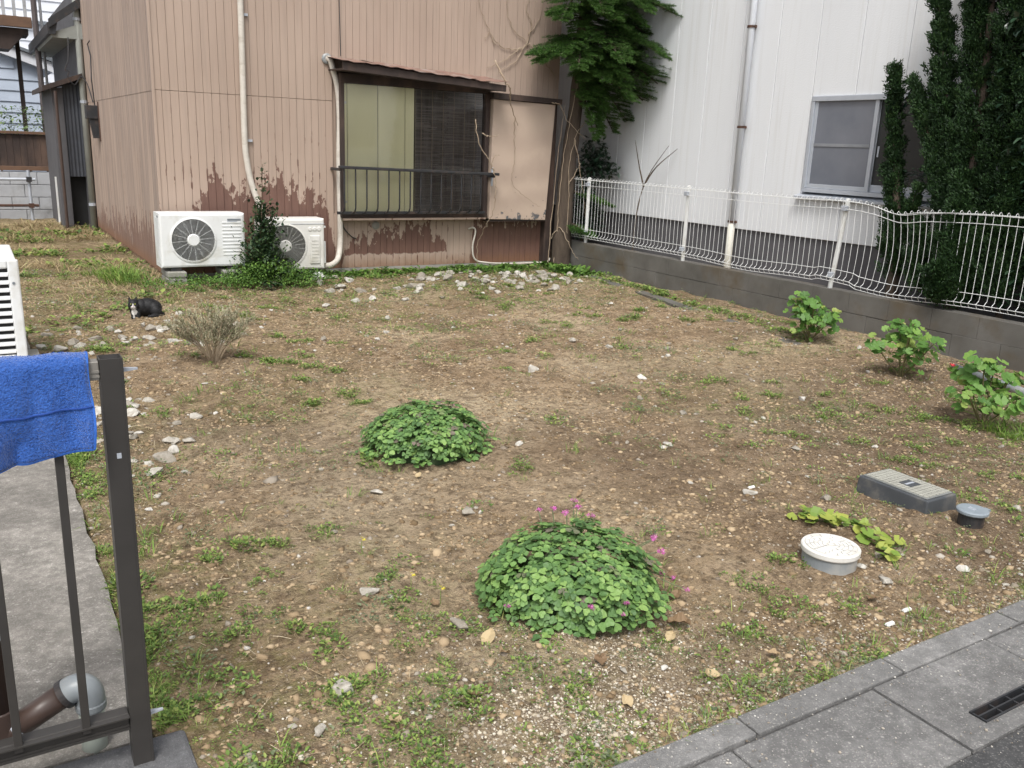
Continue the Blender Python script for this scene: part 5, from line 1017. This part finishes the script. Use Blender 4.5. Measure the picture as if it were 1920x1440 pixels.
# ------------------------------------------------------------------ CAT
def make_cat():
    t = thing('cat', (0,0,0), 'black cat with white chin and chest crouching on the weedy ground', 'cat')
    bm = bmesh.new()
    def ell(c, rad, rot=None):
        m_ = Matrix.Translation(c) @ (rot.to_4x4() if rot else Matrix.Identity(4)) @ Matrix.Diagonal((*rad,1)); bmesh.ops.create_icosphere(bm, subdivisions=3, radius=1, matrix=m_)
    ell((.07,.02,.085),(.125,.085,.083)); ell((.13,.015,.075),(.085,.088,.075)); ell((.0,.0,.085),(.08,.075,.080)); ell((-.055,-.03,.07),(.06,.06,.068))
    ell((-.06,-.03,.11),(.05,.045,.05)); ell((-.075,-.055,.125),(.052,.046,.046)); ell((-.105,-.065,.112),(.026,.03,.026)); ell((-.045,-.07,.112),(.026,.03,.026)); ell((-.077,-.098,.107),(.020,.016,.015)); ell((-.077,-.09,.12),(.012,.018,.014))
    ell((.15,-.055,.05),(.06,.04,.05)); ell((.125,-.085,.016),(.045,.024,.015))       # haunch and hind paw
    for x in (-.085,-.035): ell((x,-.075,.03),(.022,.03,.032)); ell((x-.003,-.105,.013),(.020,.028,.013))
    for k in range(12): u = k/11; ell((.215-.02*u-.12*u*u, .01-.115*math.sin(u*1.6), .018),(.022-.006*u,)*3)
    for s in (-1, 1):
        m_ = Matrix.Translation((-.077+s*.033,-.045,.178)) @ Matrix.Rotation(s*.28,4,'Y') @ Matrix.Diagonal((1,.55,1,1)); bmesh.ops.create_cone(bm, segments=14, radius1=.021, radius2=.002, depth=.046, cap_ends=True, matrix=m_)
    me = bpy.data.meshes.new('cat_raw'); bm.to_mesh(me); bm.free(); tmp = bpy.data.objects.new('tmp', me); COL.objects.link(tmp)
    rm = tmp.modifiers.new('r', 'REMESH'); rm.mode = 'VOXEL'; rm.voxel_size = .005; s_ = tmp.modifiers.new('s', 'SMOOTH'); s_.iterations = 5; s_.factor = .5
    dg_ = bpy.context.evaluated_depsgraph_get(); me2 = bpy.data.meshes.new_from_object(tmp.evaluated_get(dg_)); bpy.data.objects.remove(tmp)
    bk = islemat('black_fur', [(0,(.008,.008,.009)),(1,(.014,.013,.013))], .6); wt = islemat('white_fur', [(0,(.55,.53,.5)),(1,(.65,.63,.6))], .8)
    me2.materials.clear(); me2.materials.append(bk); me2.materials.append(wt)
    def white(c): return ((c.x+.077)**2/.027**2+(c.z-.098)**2/.022**2 < 1 and c.y < -.075) or ((c.x+.07)**2/.028**2+(c.z-.06)**2/.026**2 < 1 and c.y < -.06 and c.z > .025) or (abs(c.x+.077) < .006 and c.y < -.09 and c.z < .14)
    for p in me2.polygons: p.material_index = 1 if white(p.center) else 0
    me2.shade_smooth(); body = link('body', me2, t)
    ey = islemat('cat_eye', [(0,(.35,.38,.08)),(1,(.4,.42,.1))], .15)
    for s in (-1,1):
        e = MB().lathe([(.0015,-.006),(.005,-.004),(.0062,0),(.005,.004),(.0015,.006)], (-.077+s*.021,-.096,.133), 12, Matrix.Rotation(math.radians(90),3,'X')).build('eye', ey, t, smooth=True); MB().lathe([(.0018,0),(.0018,.002)], (-.077+s*.021,-.1015,.133), 8, Matrix.Rotation(math.radians(90),3,'X')).build('pupil', M['dark_void'], e)
    MB().box(-.081,-.073,-.116,-.110,.110,.116).build('nose', M['pink'], t, .002)
    co = np.array([v.co[:] for v in me2.vertices]); no = np.array([v.normal[:] for v in me2.vertices]); wh_ = np.array([white(v.co) for v in me2.vertices]); back = np.array([1.,.1,-.35])
    for nm, sel, m_ in (('fur', ~wh_, bk), ('chest_fur', wh_, wt)):
        idx = np.where(sel)[0]; idx = rng.choice(idx, 5000 if nm == 'fur' else 900); P = co[idx]; D = no[idx]*.55+back*.6+rng.normal(size=(len(idx),3))*.25; fm = (P[:,2] > .1) & (P[:,1] < -.05)
        V, F = scatter(*BLADE, P-no[idx]*.002, frames(D, up=no[idx]), np.stack([np.ones(len(idx))*.035, np.where(fm,.006,.014), np.ones(len(idx))*.005],1)); fast(nm, V, F, m_, t)
    t.location = (1.125, 7.74, float(gz(1.125,7.74))-.004); t.rotation_euler = (0,0,math.radians(-8)); t.scale = (.76,.8,.92)
make_cat()
# ------------------------------------------------------------------ STONES
def stone_mesh(seed):
    r_ = random.Random(seed); bm = bmesh.new()
    for k in range(15):
        v = Vector((r_.gauss(0,1), r_.gauss(0,1), r_.gauss(0,1))).normalized(); bm.verts.new((v.x*r_.uniform(.8,1.1), v.y*r_.uniform(.6,.9), v.z*r_.uniform(.4,.62)))
    bmesh.ops.convex_hull(bm, input=bm.verts); bmesh.ops.delete(bm, geom=[v for v in bm.verts if not v.link_faces], context='VERTS'); bmesh.ops.bevel(bm, geom=list(bm.edges), offset=.05, segments=1, affect='EDGES'); me = bpy.data.meshes.new('stone'); bm.to_mesh(me); bm.free(); me.materials.append(M['stone']); return me
SM = [stone_mesh(k) for k in range(9)]
r = random.Random(77)
CELL = {}
def sx(x, y): c = math.cos(YAW); sn = math.sin(YAW); return (x*c-y*sn)/(x*sn+y*c)
def stone(x, y, s, label, group, flat=1, cell=None):
    Mx = Matrix.Translation(g3(x, y, s*.22*flat)) @ Matrix.Rotation(r.uniform(0,6.28),4,'Z') @ Matrix.Rotation(r.gauss(0,.25),4,'X') @ Matrix.Diagonal((s*r.uniform(.8,1.2), s*r.uniform(.8,1.2), s*r.uniform(.7,1.1)*flat, 1))
    o = tag(inst('stone', SM[r.randrange(9)], None, Mx), label, 'stone', group)
    if cell: CELL.setdefault(cell, []).append((sx(x, y), o))
for (x, y, s, l) in ((1.16,2.14,.042,'pale angular stone just left of the large clover mound'),(.735,1.99,.045,'lumpy pale grey stone among weeds at the bottom left'),(3.19,4.90,.055,'squarish pale stone lying alone in the middle of the lot'),(.62,1.86,.03,'small grey stone half hidden by weeds near the bottom left corner'),(1.0,2.46,.034,'flat grey stone behind the yellow flowers'),(2.68,1.83,.022,'small grey stone touching the round white lid'),(3.12,2.36,.035,'flat tan stone left of the meter box')):
    stone(x, y, s, l, 'single stones in the lot')
for k in range(125):
    if k < 60: x, y = r.gauss(5.3,.5), r.gauss(8.55,.32)
    else: x, y = r.uniform(2.9,6.0), r.uniform(7.7,9.2)
    x = min(x,6.2); y = min(y,9.3); q = ('left of the window' if x < 3.6 else 'below the yellow curtain' if x < 4.4 else 'below the bamboo blind' if x < 5.3 else 'below the shutter panel'); f_ = 'near row' if y < 8.3 else 'middle row' if y < 8.75 else 'far row'
    stone(x, y, r.choice((.035,.045,.055,.065,.085))*r.uniform(.8,1.1), None, 'rubble along the house wall', 1, f'rubble stones {q}, {f_}')
for k in range(46):
    x, y = (r.gauss(.62,.13), r.uniform(3.9,5.2)) if k < 36 else (r.uniform(.35,.5), r.uniform(4.4,6.2)); x = max(x,.33)
    stone(x, y, r.choice((.025,.03,.04,.05,.06))*r.uniform(.8,1.15), None, 'stone heap beside the path', .75, 'flat stones heaped beside the railing post, '+('near part' if y < 4.4 else 'middle part' if y < 4.8 else 'far part'))
for k in range(50):
    x, y = r.uniform(.3,1.5), r.gauss(6.9,.32); stone(x, y, r.choice((.025,.035,.045,.06)), None, 'stones in front of the cat', 1, 'stones in the band before the cat, '+('near edge' if y < 6.75 else 'middle' if y < 7.05 else 'far edge'))
for k in range(90):
    while True:
        y = 1.45+6.3*r.random()**1.2; x = r.uniform(.4,6.2)
        if x < 3.0+(y-1.39)*1.7 and x > .35 and math.hypot(x-1.61,y-2.17) > .38 and math.hypot(x-1.81,y-3.70) > .38 and math.hypot(x-2.6,y-1.91) > .15 and not (3.3 < x < 3.6 and 1.8 < y < 2.4): break
    row = 'near the kerb' if y < 1.9 else 'level with the large mound' if y < 2.7 else 'between the two mounds' if y < 3.4 else 'level with the smaller mound' if y < 4.4 else 'behind the smaller mound' if y < 6 else 'toward the rubble strip'
    stone(x, y, r.choice((.013,.016,.02,.026,.034))*(1+.05*y), None, 'stones scattered over the lot', 1, 'small stones on soil '+row+(', left half' if sx(x,y) < -.05 else ', right half'))
ORDN = ['leftmost','second','third','fourth','fifth','sixth','seventh','eighth','ninth','tenth','eleventh','twelfth','thirteenth','fourteenth','fifteenth','sixteenth','seventeenth','eighteenth','nineteenth','twentieth','21st','22nd','23rd','24th','25th','26th','27th','28th']
for cell, L in CELL.items():
    L.sort(key=lambda q: q[0])
    for k, (_, o) in enumerate(L):
        o['label'] = ('only one' if len(L) == 1 else 'leftmost' if k == 0 else 'rightmost' if k == len(L)-1 else ORDN[min(k,27)]+' from left')+' of the '+cell
# fallen leaves
def dead_leaf_mesh(seed):
    r_ = random.Random(seed); n_ = 5; vs = []; fs = []
    for i in range(n_+1):
        u = i/n_; w_ = .42*math.sin(math.pi*min(1,u*.93+.05))**.8; cu = .25*math.sin(u*3+seed); 
        for s in (-1,0,1): vs.append((s*w_+r_.uniform(-.03,.03), u-.5, cu*.5+abs(s)*r_.uniform(.05,.28)))
    for i in range(n_):
        for s in range(2): fs.append((i*3+s, i*3+s+1, (i+1)*3+s+1, (i+1)*3+s))
    return MB().add(vs, fs).mesh('fallen_leaf', M['dead_leaf'])
DL = [dead_leaf_mesh(k) for k in range(5)]
spots = [(1.83,1.87,.095,'large curled brown leaf right of the large clover mound'),(1.76,1.83,.05,'small tan leaf beside the large curled brown leaf'),(2.0,2.10,.05,'dry leaf at the right foot of the large mound, farther one'),(1.93,2.0,.05,'dry leaf at the right foot of the large mound, nearer one'),(1.20,2.02,.07,'long dry leaf touching the left foot of the large mound'),(1.2,1.93,.05,'small dry leaf below the long leaf left of the large mound'),(1.46,1.80,.06,'dry leaf just in front of the large clover mound'),(1.16,2.30,.045,'yellowish leaf behind the angular stone left of the large mound'),(1.72,1.60,.06,'brown leaf lying near the kerb stones, middle of three'),(1.40,1.60,.05,'brown leaf lying near the kerb stones, leftmost of three'),(1.95,1.58,.045,'brown leaf lying near the kerb stones, rightmost of three'),(2.52,1.66,.05,'dry leaf in front of the round white lid'),(1.02,1.78,.06,'dry leaf on the gravel at the bottom centre'),(.80,1.80,.05,'dry leaf beside the lumpy grey stone at the bottom left'),(1.60,3.36,.045,'tan leaf at the left foot of the smaller mound'),(2.15,3.50,.04,'tan leaf at the right foot of the smaller mound'),(2.13,2.85,.05,'reddish leaf lying on open soil between the two mounds')]
for k, (x, y, s, l) in enumerate(spots):
    tag(inst('fallen_leaf', DL[k % 5], None, Matrix.Translation(g3(x,y,.012)) @ Matrix.Rotation(r.uniform(0,6.28),4,'Z') @ Matrix.Rotation(r.gauss(0,.3),4,'X') @ Matrix.Diagonal((s*.8,s*.8,s*.8,1))), l, 'leaf', 'fallen dry leaves')
YF = flower_mesh('yellow_flower', M['yellow'], 5, 3)
for x, y, l in ((1.075,2.72,'small yellow flower standing left of the two clover mounds'),(1.13,2.42,'tiny yellow blossom left of the yellow flower pair'),(1.18,2.30,'yellow flower pair beside the large clover mound')):
    yt = thing('yellow_flower', g3(x,y), l, 'flower', 'yellow flowers'); MB().tube([g3(x,y), g3(x,y,.05)], .0012, 4).build('stem', M['weed'], yt); inst('blossom', YF, yt, Matrix.Translation(g3(x,y,.055)) @ Matrix.Diagonal((.009,.009,.009,1)))
M['shard_white'] = mat('shard_white', (.75,.75,.73), (.68,.68,.66), .5)
for x, y, l in ((2.93,2.62,'white plastic shard lying left of the meter box'),(2.42,1.52,'white shard close to the kerb'),(2.55,1.55,'white fragment by the kerb joint')):
    p = g3(x,y,.008); tag(MB().hexa([(p.x-.02,p.y-.008,p.z-.004),(p.x+.018,p.y-.01,p.z-.004),(p.x+.022,p.y+.007,p.z-.004),(p.x-.016,p.y+.009,p.z-.004),(p.x-.017,p.y-.005,p.z+.004),(p.x+.015,p.y-.007,p.z+.006),(p.x+.018,p.y+.004,p.z+.005),(p.x-.013,p.y+.006,p.z+.003)]).build('shard', M['shard_white'], None, .002), l, 'shard', 'white shards')
# ------------------------------------------------------------------ GROUND CLUTTER (uncountable)
def cand(n, pw=1.0):
    """random lot points, denser close to the road so they stay fine grained there"""
    out = []
    while sum(len(o_) for o_ in out) < n:
        y = 1.40+(10.5-1.4)*rng.random(n)**1.9; x = rng.uniform(-.4, 6.5, n)
        k = (x < 3.9+(y-1.39)*2.2) & (x > .0*y+.26-.6*(y > 7.6)) & ((y < 9.55) | (x < 1.6)) & (x < 6.5)
        k &= (np.hypot(x-2.595,y-1.91) > .11) & ~((x > 3.32) & (x < 3.56) & (y > 2.0) & (y < 2.38)) & (np.hypot(x-3.437,y-1.878) > .065) & ~((x < .335) & (y < 2.03))
        k &= (((x-1.61)/.29)**2+((y-2.17)/.26)**2 > 1) & (((x-1.81)/.28)**2+((y-3.70)/.26)**2 > 1)
        out.append(np.stack([x[k], y[k]], 1))
    return np.concatenate(out)[:n]
def keep(p, w): return p[rng.random(len(p)) < np.clip(w, 0, 1)]
def on(p, dz=0): return np.column_stack([p, gz(p[:,0], p[:,1])+dz])
# pebbles
def pebble_T():
    bm = bmesh.new(); bmesh.ops.create_icosphere(bm, subdivisions=1, radius=1); v = np.array([q.co[:] for q in bm.verts]); f = np.array([[q.index for q in a.verts] for a in bm.faces]); bm.free(); return v, f
PV, PF = pebble_T()
p = cand(105000); x, y = p[:,0], p[:,1]
w = .10+.9*np.clip(1.3-np.hypot((x-1.35)/.75,(y-1.68)/.32),0,1)+.45*np.clip(1-(y-1.39)/.5,0,1)*(x > .9)+.5*np.clip(vn(x,y,2.2,2)-.55,0,1)*2
p = keep(p, w*.62); q = on(p); n = len(p); s = rng.gamma(1.7,.0013,n)+.0012+.0006*p[:,1]; parts = []
for k in range(4):
    sel = np.arange(n) % 4 == k; T = PV*(1+.5*(np.random.default_rng(k).random((len(PV),1))-.5))*[1,.8,.6]; m_ = sel.sum(); an = rng.uniform(0,6.28,m_); fr_ = frames(np.stack([np.cos(an),np.sin(an),rng.normal(size=m_)*.2],1)); parts.append(scatter(T, PF, q[sel]+np.array([0,0,.0005]), fr_, s[sel]))
V, F = merge(parts); tag(fast('gravel', V, F, M['gravel']), 'fine pale gravel strewn over the soil', 'gravel', kind='stuff'); print('gravel', n)
n = 16000; p = np.stack([rng.normal(1.25,.42,n), 1.40+np.abs(rng.normal(.22,.20,n))],1); x, y = p[:,0], p[:,1]; k = (x > .45) & (y < 2.3) & (((x-1.61)/.27)**2+((y-2.16)/.25)**2 > 1) & (x < 2.9); p = p[k]; p = keep(p, .15+1.6*np.clip(vn(p[:,0],p[:,1],4.5,1)-.4,0,1)); n = len(p); an = rng.uniform(0,6.28,n)
V, F = scatter(PV*[1,.8,.6], PF, on(p,.0005), frames(np.stack([np.cos(an),np.sin(an),rng.normal(size=n)*.3],1)), rng.gamma(1.6,.0011,n)+.001); tag(fast('pale_gravel', V, F, islemat('pale_grit', [(0,(.22,.17,.12)),(.4,(.40,.34,.25)),(.8,(.55,.49,.39)),(1,(.66,.62,.54))], .9)), 'pale sandy gravel patch in front of the large clover mound', 'gravel', kind='stuff')
n = 900; p = np.stack([rng.uniform(.9,3.2,n), 1.385-.42*rng.random(n)**1.6],1); zz = np.where(p[:,1] > 1.31, .018, np.where(p[:,1] > 1.004, .0115, .003)); k = ~((p[:,0] > 2.18) & (p[:,0] < 2.54) & (p[:,1] > 1.05) & (p[:,1] < 1.11)); p = p[k]; zz = zz[k]; n = len(p); an = rng.uniform(0,6.28,n)
V, F = scatter(PV*[1,.8,.6], PF, np.column_stack([p, zz]), frames(np.stack([np.cos(an),np.sin(an),an*0],1)), rng.gamma(1.5,.0008,n)+.0008); tag(fast('road_grit', V, F, islemat('grit', [(0,(.15,.12,.09)),(.5,(.35,.31,.26)),(1,(.6,.58,.54))], .9)), 'grit and sand grains washed onto the kerb and paving', 'grit', kind='stuff')
p = cand(2600); p = keep(p, .25+.9*np.clip(vn(p[:,0],p[:,1],1.5,2)-.4,0,1)); n = len(p); an = rng.uniform(0,6.28,n); parts = []
for k in range(4):
    sel = np.arange(n) % 4 == k; T = PV*(1+.7*(np.random.default_rng(k+30).random((len(PV),1))-.5))*[1,.75,.5]; parts.append(scatter(T, PF, on(p[sel],.001), frames(np.stack([np.cos(an[sel]),np.sin(an[sel]),rng.normal(size=sel.sum())*.2],1)), rng.gamma(2,.003,sel.sum())+.004+.0007*p[sel][:,1]))
V, F = merge(parts); tag(fast('coarse_gravel', V, F, islemat('coarse', [(0,(.16,.125,.09)),(.5,(.25,.21,.165)),(.85,(.34,.305,.255)),(1,(.5,.47,.42))], .9)), 'loose pebbles mixed into the soil of the lot', 'pebbles', kind='stuff')
# crumbly soil clods
p = cand(85000); x, y = p[:,0], p[:,1]; p = keep(p, .2+.9*np.clip(vn(x,y,3.1,6)-.35,0,1)); q = on(p,-.001); n = len(p); s = rng.gamma(1.8,.0022,n)+.002+.0006*p[:,1]; parts = []
for k in range(3):
    sel = np.arange(n) % 3 == k; T = PV*(1+.8*(np.random.default_rng(k+9).random((len(PV),1))-.5))*[1,.85,.65]; m_ = sel.sum(); an = rng.uniform(0,6.28,m_); parts.append(scatter(T, PF, q[sel], frames(np.stack([np.cos(an),np.sin(an),rng.normal(size=m_)*.3],1)), s[sel]))
V, F = merge(parts); tag(fast('soil_clods', V, F, islemat('clod', [(0,(.14,.097,.056)),(.5,(.285,.208,.127)),(1,(.43,.33,.215))], .95, spec=.1)), 'crumbly brown soil clods covering the lot', 'soil', kind='stuff'); print('clods', n)
# straw lying flat
p = cand(60000); x, y = p[:,0], p[:,1]; w = .20+1.4*np.clip(vn(x,y,1.1,1)-.42,0,1)+.6*np.clip(1-np.hypot((x-2.4)/.8,(y-4.2)/.9),0,1)+.5*np.clip(1-np.hypot((x-3.5)/1.8,(y-5)/1.3),0,1)+.5*np.clip(1-np.hypot((x-.7)/.8,(y-8.6)/1.3),0,1); w *= np.clip((y-1.2)/2.2,.3,1); p = keep(p, w)
n = len(p); an = rng.uniform(0,6.28,n); d = np.stack([np.cos(an),np.sin(an),rng.normal(size=n)*.10],1); L = rng.gamma(2.0,.012,n)+.010
T = ([(-.5,0,0),(.5,0,0),(-.5+.8,.35,.08),(.5+.8,.35,.08),(-.5+.5,.7,.06),(.5+.5,.7,.06),(-.3,1,0),(.3,1,0)], [(0,1,3,2),(2,3,5,4),(4,5,7,6)])
V, F = scatter(*T, on(p,.003), frames(d, roll=rng.normal(size=n)*.5), np.stack([rng.uniform(.0007,.0013,n)*(.7+.17*p[:,1])*rng.choice([-1,1],n), L*(.8+.05*p[:,1]), L*.6],1)); tag(fast('straw', V, F, M['straw']), 'dry straw and stalks strewn over the bare soil', 'straw', kind='stuff'); print('straw', n)
# small weeds, clumped
def clumps(p, m_, rad, lmin, lmax, up, T, key, name, label, cat, flat=.55):
    n = len(p); big = (.6+1.1*rng.random(n)**2)*(.75+.09*p[:,1]); k = np.repeat(np.arange(n), m_); N = len(k); a = rng.uniform(0,6.28,N); rr = rad*big[k]*np.sqrt(rng.random(N))
    c = p[k]+np.stack([np.cos(a)*rr, np.sin(a)*rr],1); a2 = a+rng.normal(size=N)*.9; d = np.stack([np.cos(a2),np.sin(a2),up*(rng.random(N)+.15)],1); z = gz(c[:,0],c[:,1])+rng.random(N)*rad*flat*big[k]*(1-rr/(rad*big[k]+1e-6)*.7)
    c[:,0] = np.where((c[:,0] < .25) & (c[:,1] < 7.5), .26+.04*rng.random(N), c[:,0])
    c[:,1] = np.maximum(c[:,1], 1.40)
    V, F = scatter(*T, np.column_stack([c,z]), frames(d), rng.uniform(lmin,lmax,N)*big[k]); tag(fast(name, V, F, M[key]), label, cat, kind='stuff'); print(name, N)
CATP = np.array([1.10,7.62])
def wdens(p):
    x, y = p[:,0], p[:,1]
    f = vn(x,y,1.3,0)*.6+vn(x,y,4.5,5)*.4
    return .03+3.2*np.clip(f-.50,0,1)+.55*np.clip((.55-x)/.3,0,1)*(y < 6.5)+.5*np.clip((y-6.8)/1.6,0,1)+.28*np.clip((2.0-y)/.5,0,1)*np.clip(1.5-x,0,1)+.5*np.clip((x-5.4)/.7,0,1)*(y > 4.5)+.25*np.clip((x-2.9)/1.0,0,1)*np.clip((3.6-y),0,1)
def nocat(p): return p[(np.hypot(p[:,0]-CATP[0], (p[:,1]-CATP[1])*.7) > .26)]
p = cand(6500); p = nocat(keep(p, wdens(p)*.75)); clumps(p, 26, .036, .006, .012, .8, LEAF, 'weed', 'weeds', 'small bright green weeds dotted over the soil', 'weeds')
p = cand(6000); p = nocat(keep(p, wdens(p)*.7)); clumps(p, 24, .045, .006, .013, .5, DIAM, 'weed_grey', 'low_weeds', 'low grey-green weeds pressed to the soil', 'weeds')
# larger leafy tufts, each one a patch of sub-clumps
p = cand(850); x, y = p[:,0], p[:,1]; p = nocat(keep(p, .10+1.6*np.clip(vn(x,y,2.1,3)-.58,0,1)+.4*np.clip(1.4-x,0,1)*(y < 3.2)+.2*np.clip((x-2.8)/.8,0,1)*(y < 3.4))); p = np.repeat(p, 7, 0)+rng.normal(size=(len(p)*7,2))*.035; p = p[(p[:,1] > 1.42) & ~((p[:,0] < .36) & (p[:,1] < 2.06)) & (p[:,0] < 6.5)]
clumps(p, 30, .026, .006, .013, 1.1, LEAF, 'weed', 'weed_tufts', 'denser leafy weed tufts standing here and there', 'weeds', .8)
p = cand(6000); x, y = p[:,0], p[:,1]; p = nocat(keep(p, .05+.8*np.clip(vn(x,y,1.9,4)-.55,0,1)+.8*np.clip((.45-x)/.15,0,1)*(y < 5.5)+.45*np.clip((y-7.6)/1.0,0,1)*(y < 8.6)+.12*np.clip((2.1-y)/.5,0,1))); clumps(p, 12, .020, .020, .055, 1.2, BLADE, 'grass', 'grass', 'short green grass tufts in the lot', 'grass', .1)
# lush grass along the path edge and beside the house
n = 230; p = np.stack([.27+np.abs(rng.normal(size=n))*.03, rng.uniform(2.05,4.4,n)],1); p = p[vn(p[:,0]*0,p[:,1],3.0,2) > .35]; clumps(p, 16, .022, .018, .04, 1.2, BLADE, 'grass', 'grass', 'lush grass strip along the concrete path', 'grass', .1)
n = 210; p = np.stack([.28+np.abs(rng.normal(size=n))*.045, rng.uniform(1.6,4.6,n)],1); p = p[~((p[:,0] < .37) & (p[:,1] < 2.07)) & (vn(p[:,0]*0,p[:,1],2.3,6) > .4)]; clumps(p, 28, .03, .007, .014, .9, LEAF, 'weed', 'weeds', 'leafy weeds along the path edge behind the railing', 'weeds')
n = 330; p = np.stack([rng.uniform(3.2,6.3,n), 9.5-np.abs(rng.normal(size=n))*.22],1); p = p[vn(p[:,0],p[:,1],1.7,5) > .4]; clumps(p, 18, .04, .014, .028, .7, LEAF, 'mugwort', 'weeds', 'green weeds along the foot of the tan house', 'weeds')
n = 90; p = np.stack([rng.normal(6.25,.12,n), rng.normal(8.95,.25,n)],1); clumps(p, 18, .05, .02, .04, 1, LEAF, 'mugwort', 'weeds', 'green weed patch at the foot of the fir', 'weeds')
n = 60; p = np.stack([rng.normal(1.22,.10,n), rng.normal(9.7,.28,n)],1); clumps(p, 40, .05, .04, .08, 1.2, BLADE, 'grass', 'grass', 'bright grass patch beside the house side wall', 'grass', .1)
n = 2300; p = np.stack([rng.uniform(-1.2,1.6,n), 7.5+8.5*rng.random(n)**.8],1); p = nocat(p[((p[:,0] > .2) | (p[:,1] > 7.9)) & (vn(p[:,0],p[:,1],1.4,3) > .36)]); clumps(p, 22, .07, .03, .075, .45, BLADE, 'dry_grass', 'dry_grass', 'dry brown grass in the back left of the lot', 'grass', .1)
n = 500; p = np.stack([rng.uniform(-1.0,1.6,n), 7.2+8.5*rng.random(n)],1); p = nocat(p[vn(p[:,0],p[:,1],1.6,1) > .55]); clumps(p, 20, .06, .016, .034, .8, LEAF, 'weed', 'weeds', 'green weeds among the dry grass at the back left', 'weeds')
n = 60; p = np.stack([rng.normal(5.1,.16,n), rng.normal(2.5,.1,n)],1); clumps(p, 30, .03, .04, .10, 1.0, BLADE, 'grass', 'grass', 'fine grass tuft at the right edge below the geranium', 'grass', .1)
n = 130; t_ = rng.random(n); p = np.stack([6.42-.55*t_+rng.normal(size=n)*.06, 8.5-3.7*t_],1); clumps(p, 14, .04, .012, .024, .9, LEAF, 'weed', 'weeds', 'weeds between the buried edging and the block wall', 'weeds')
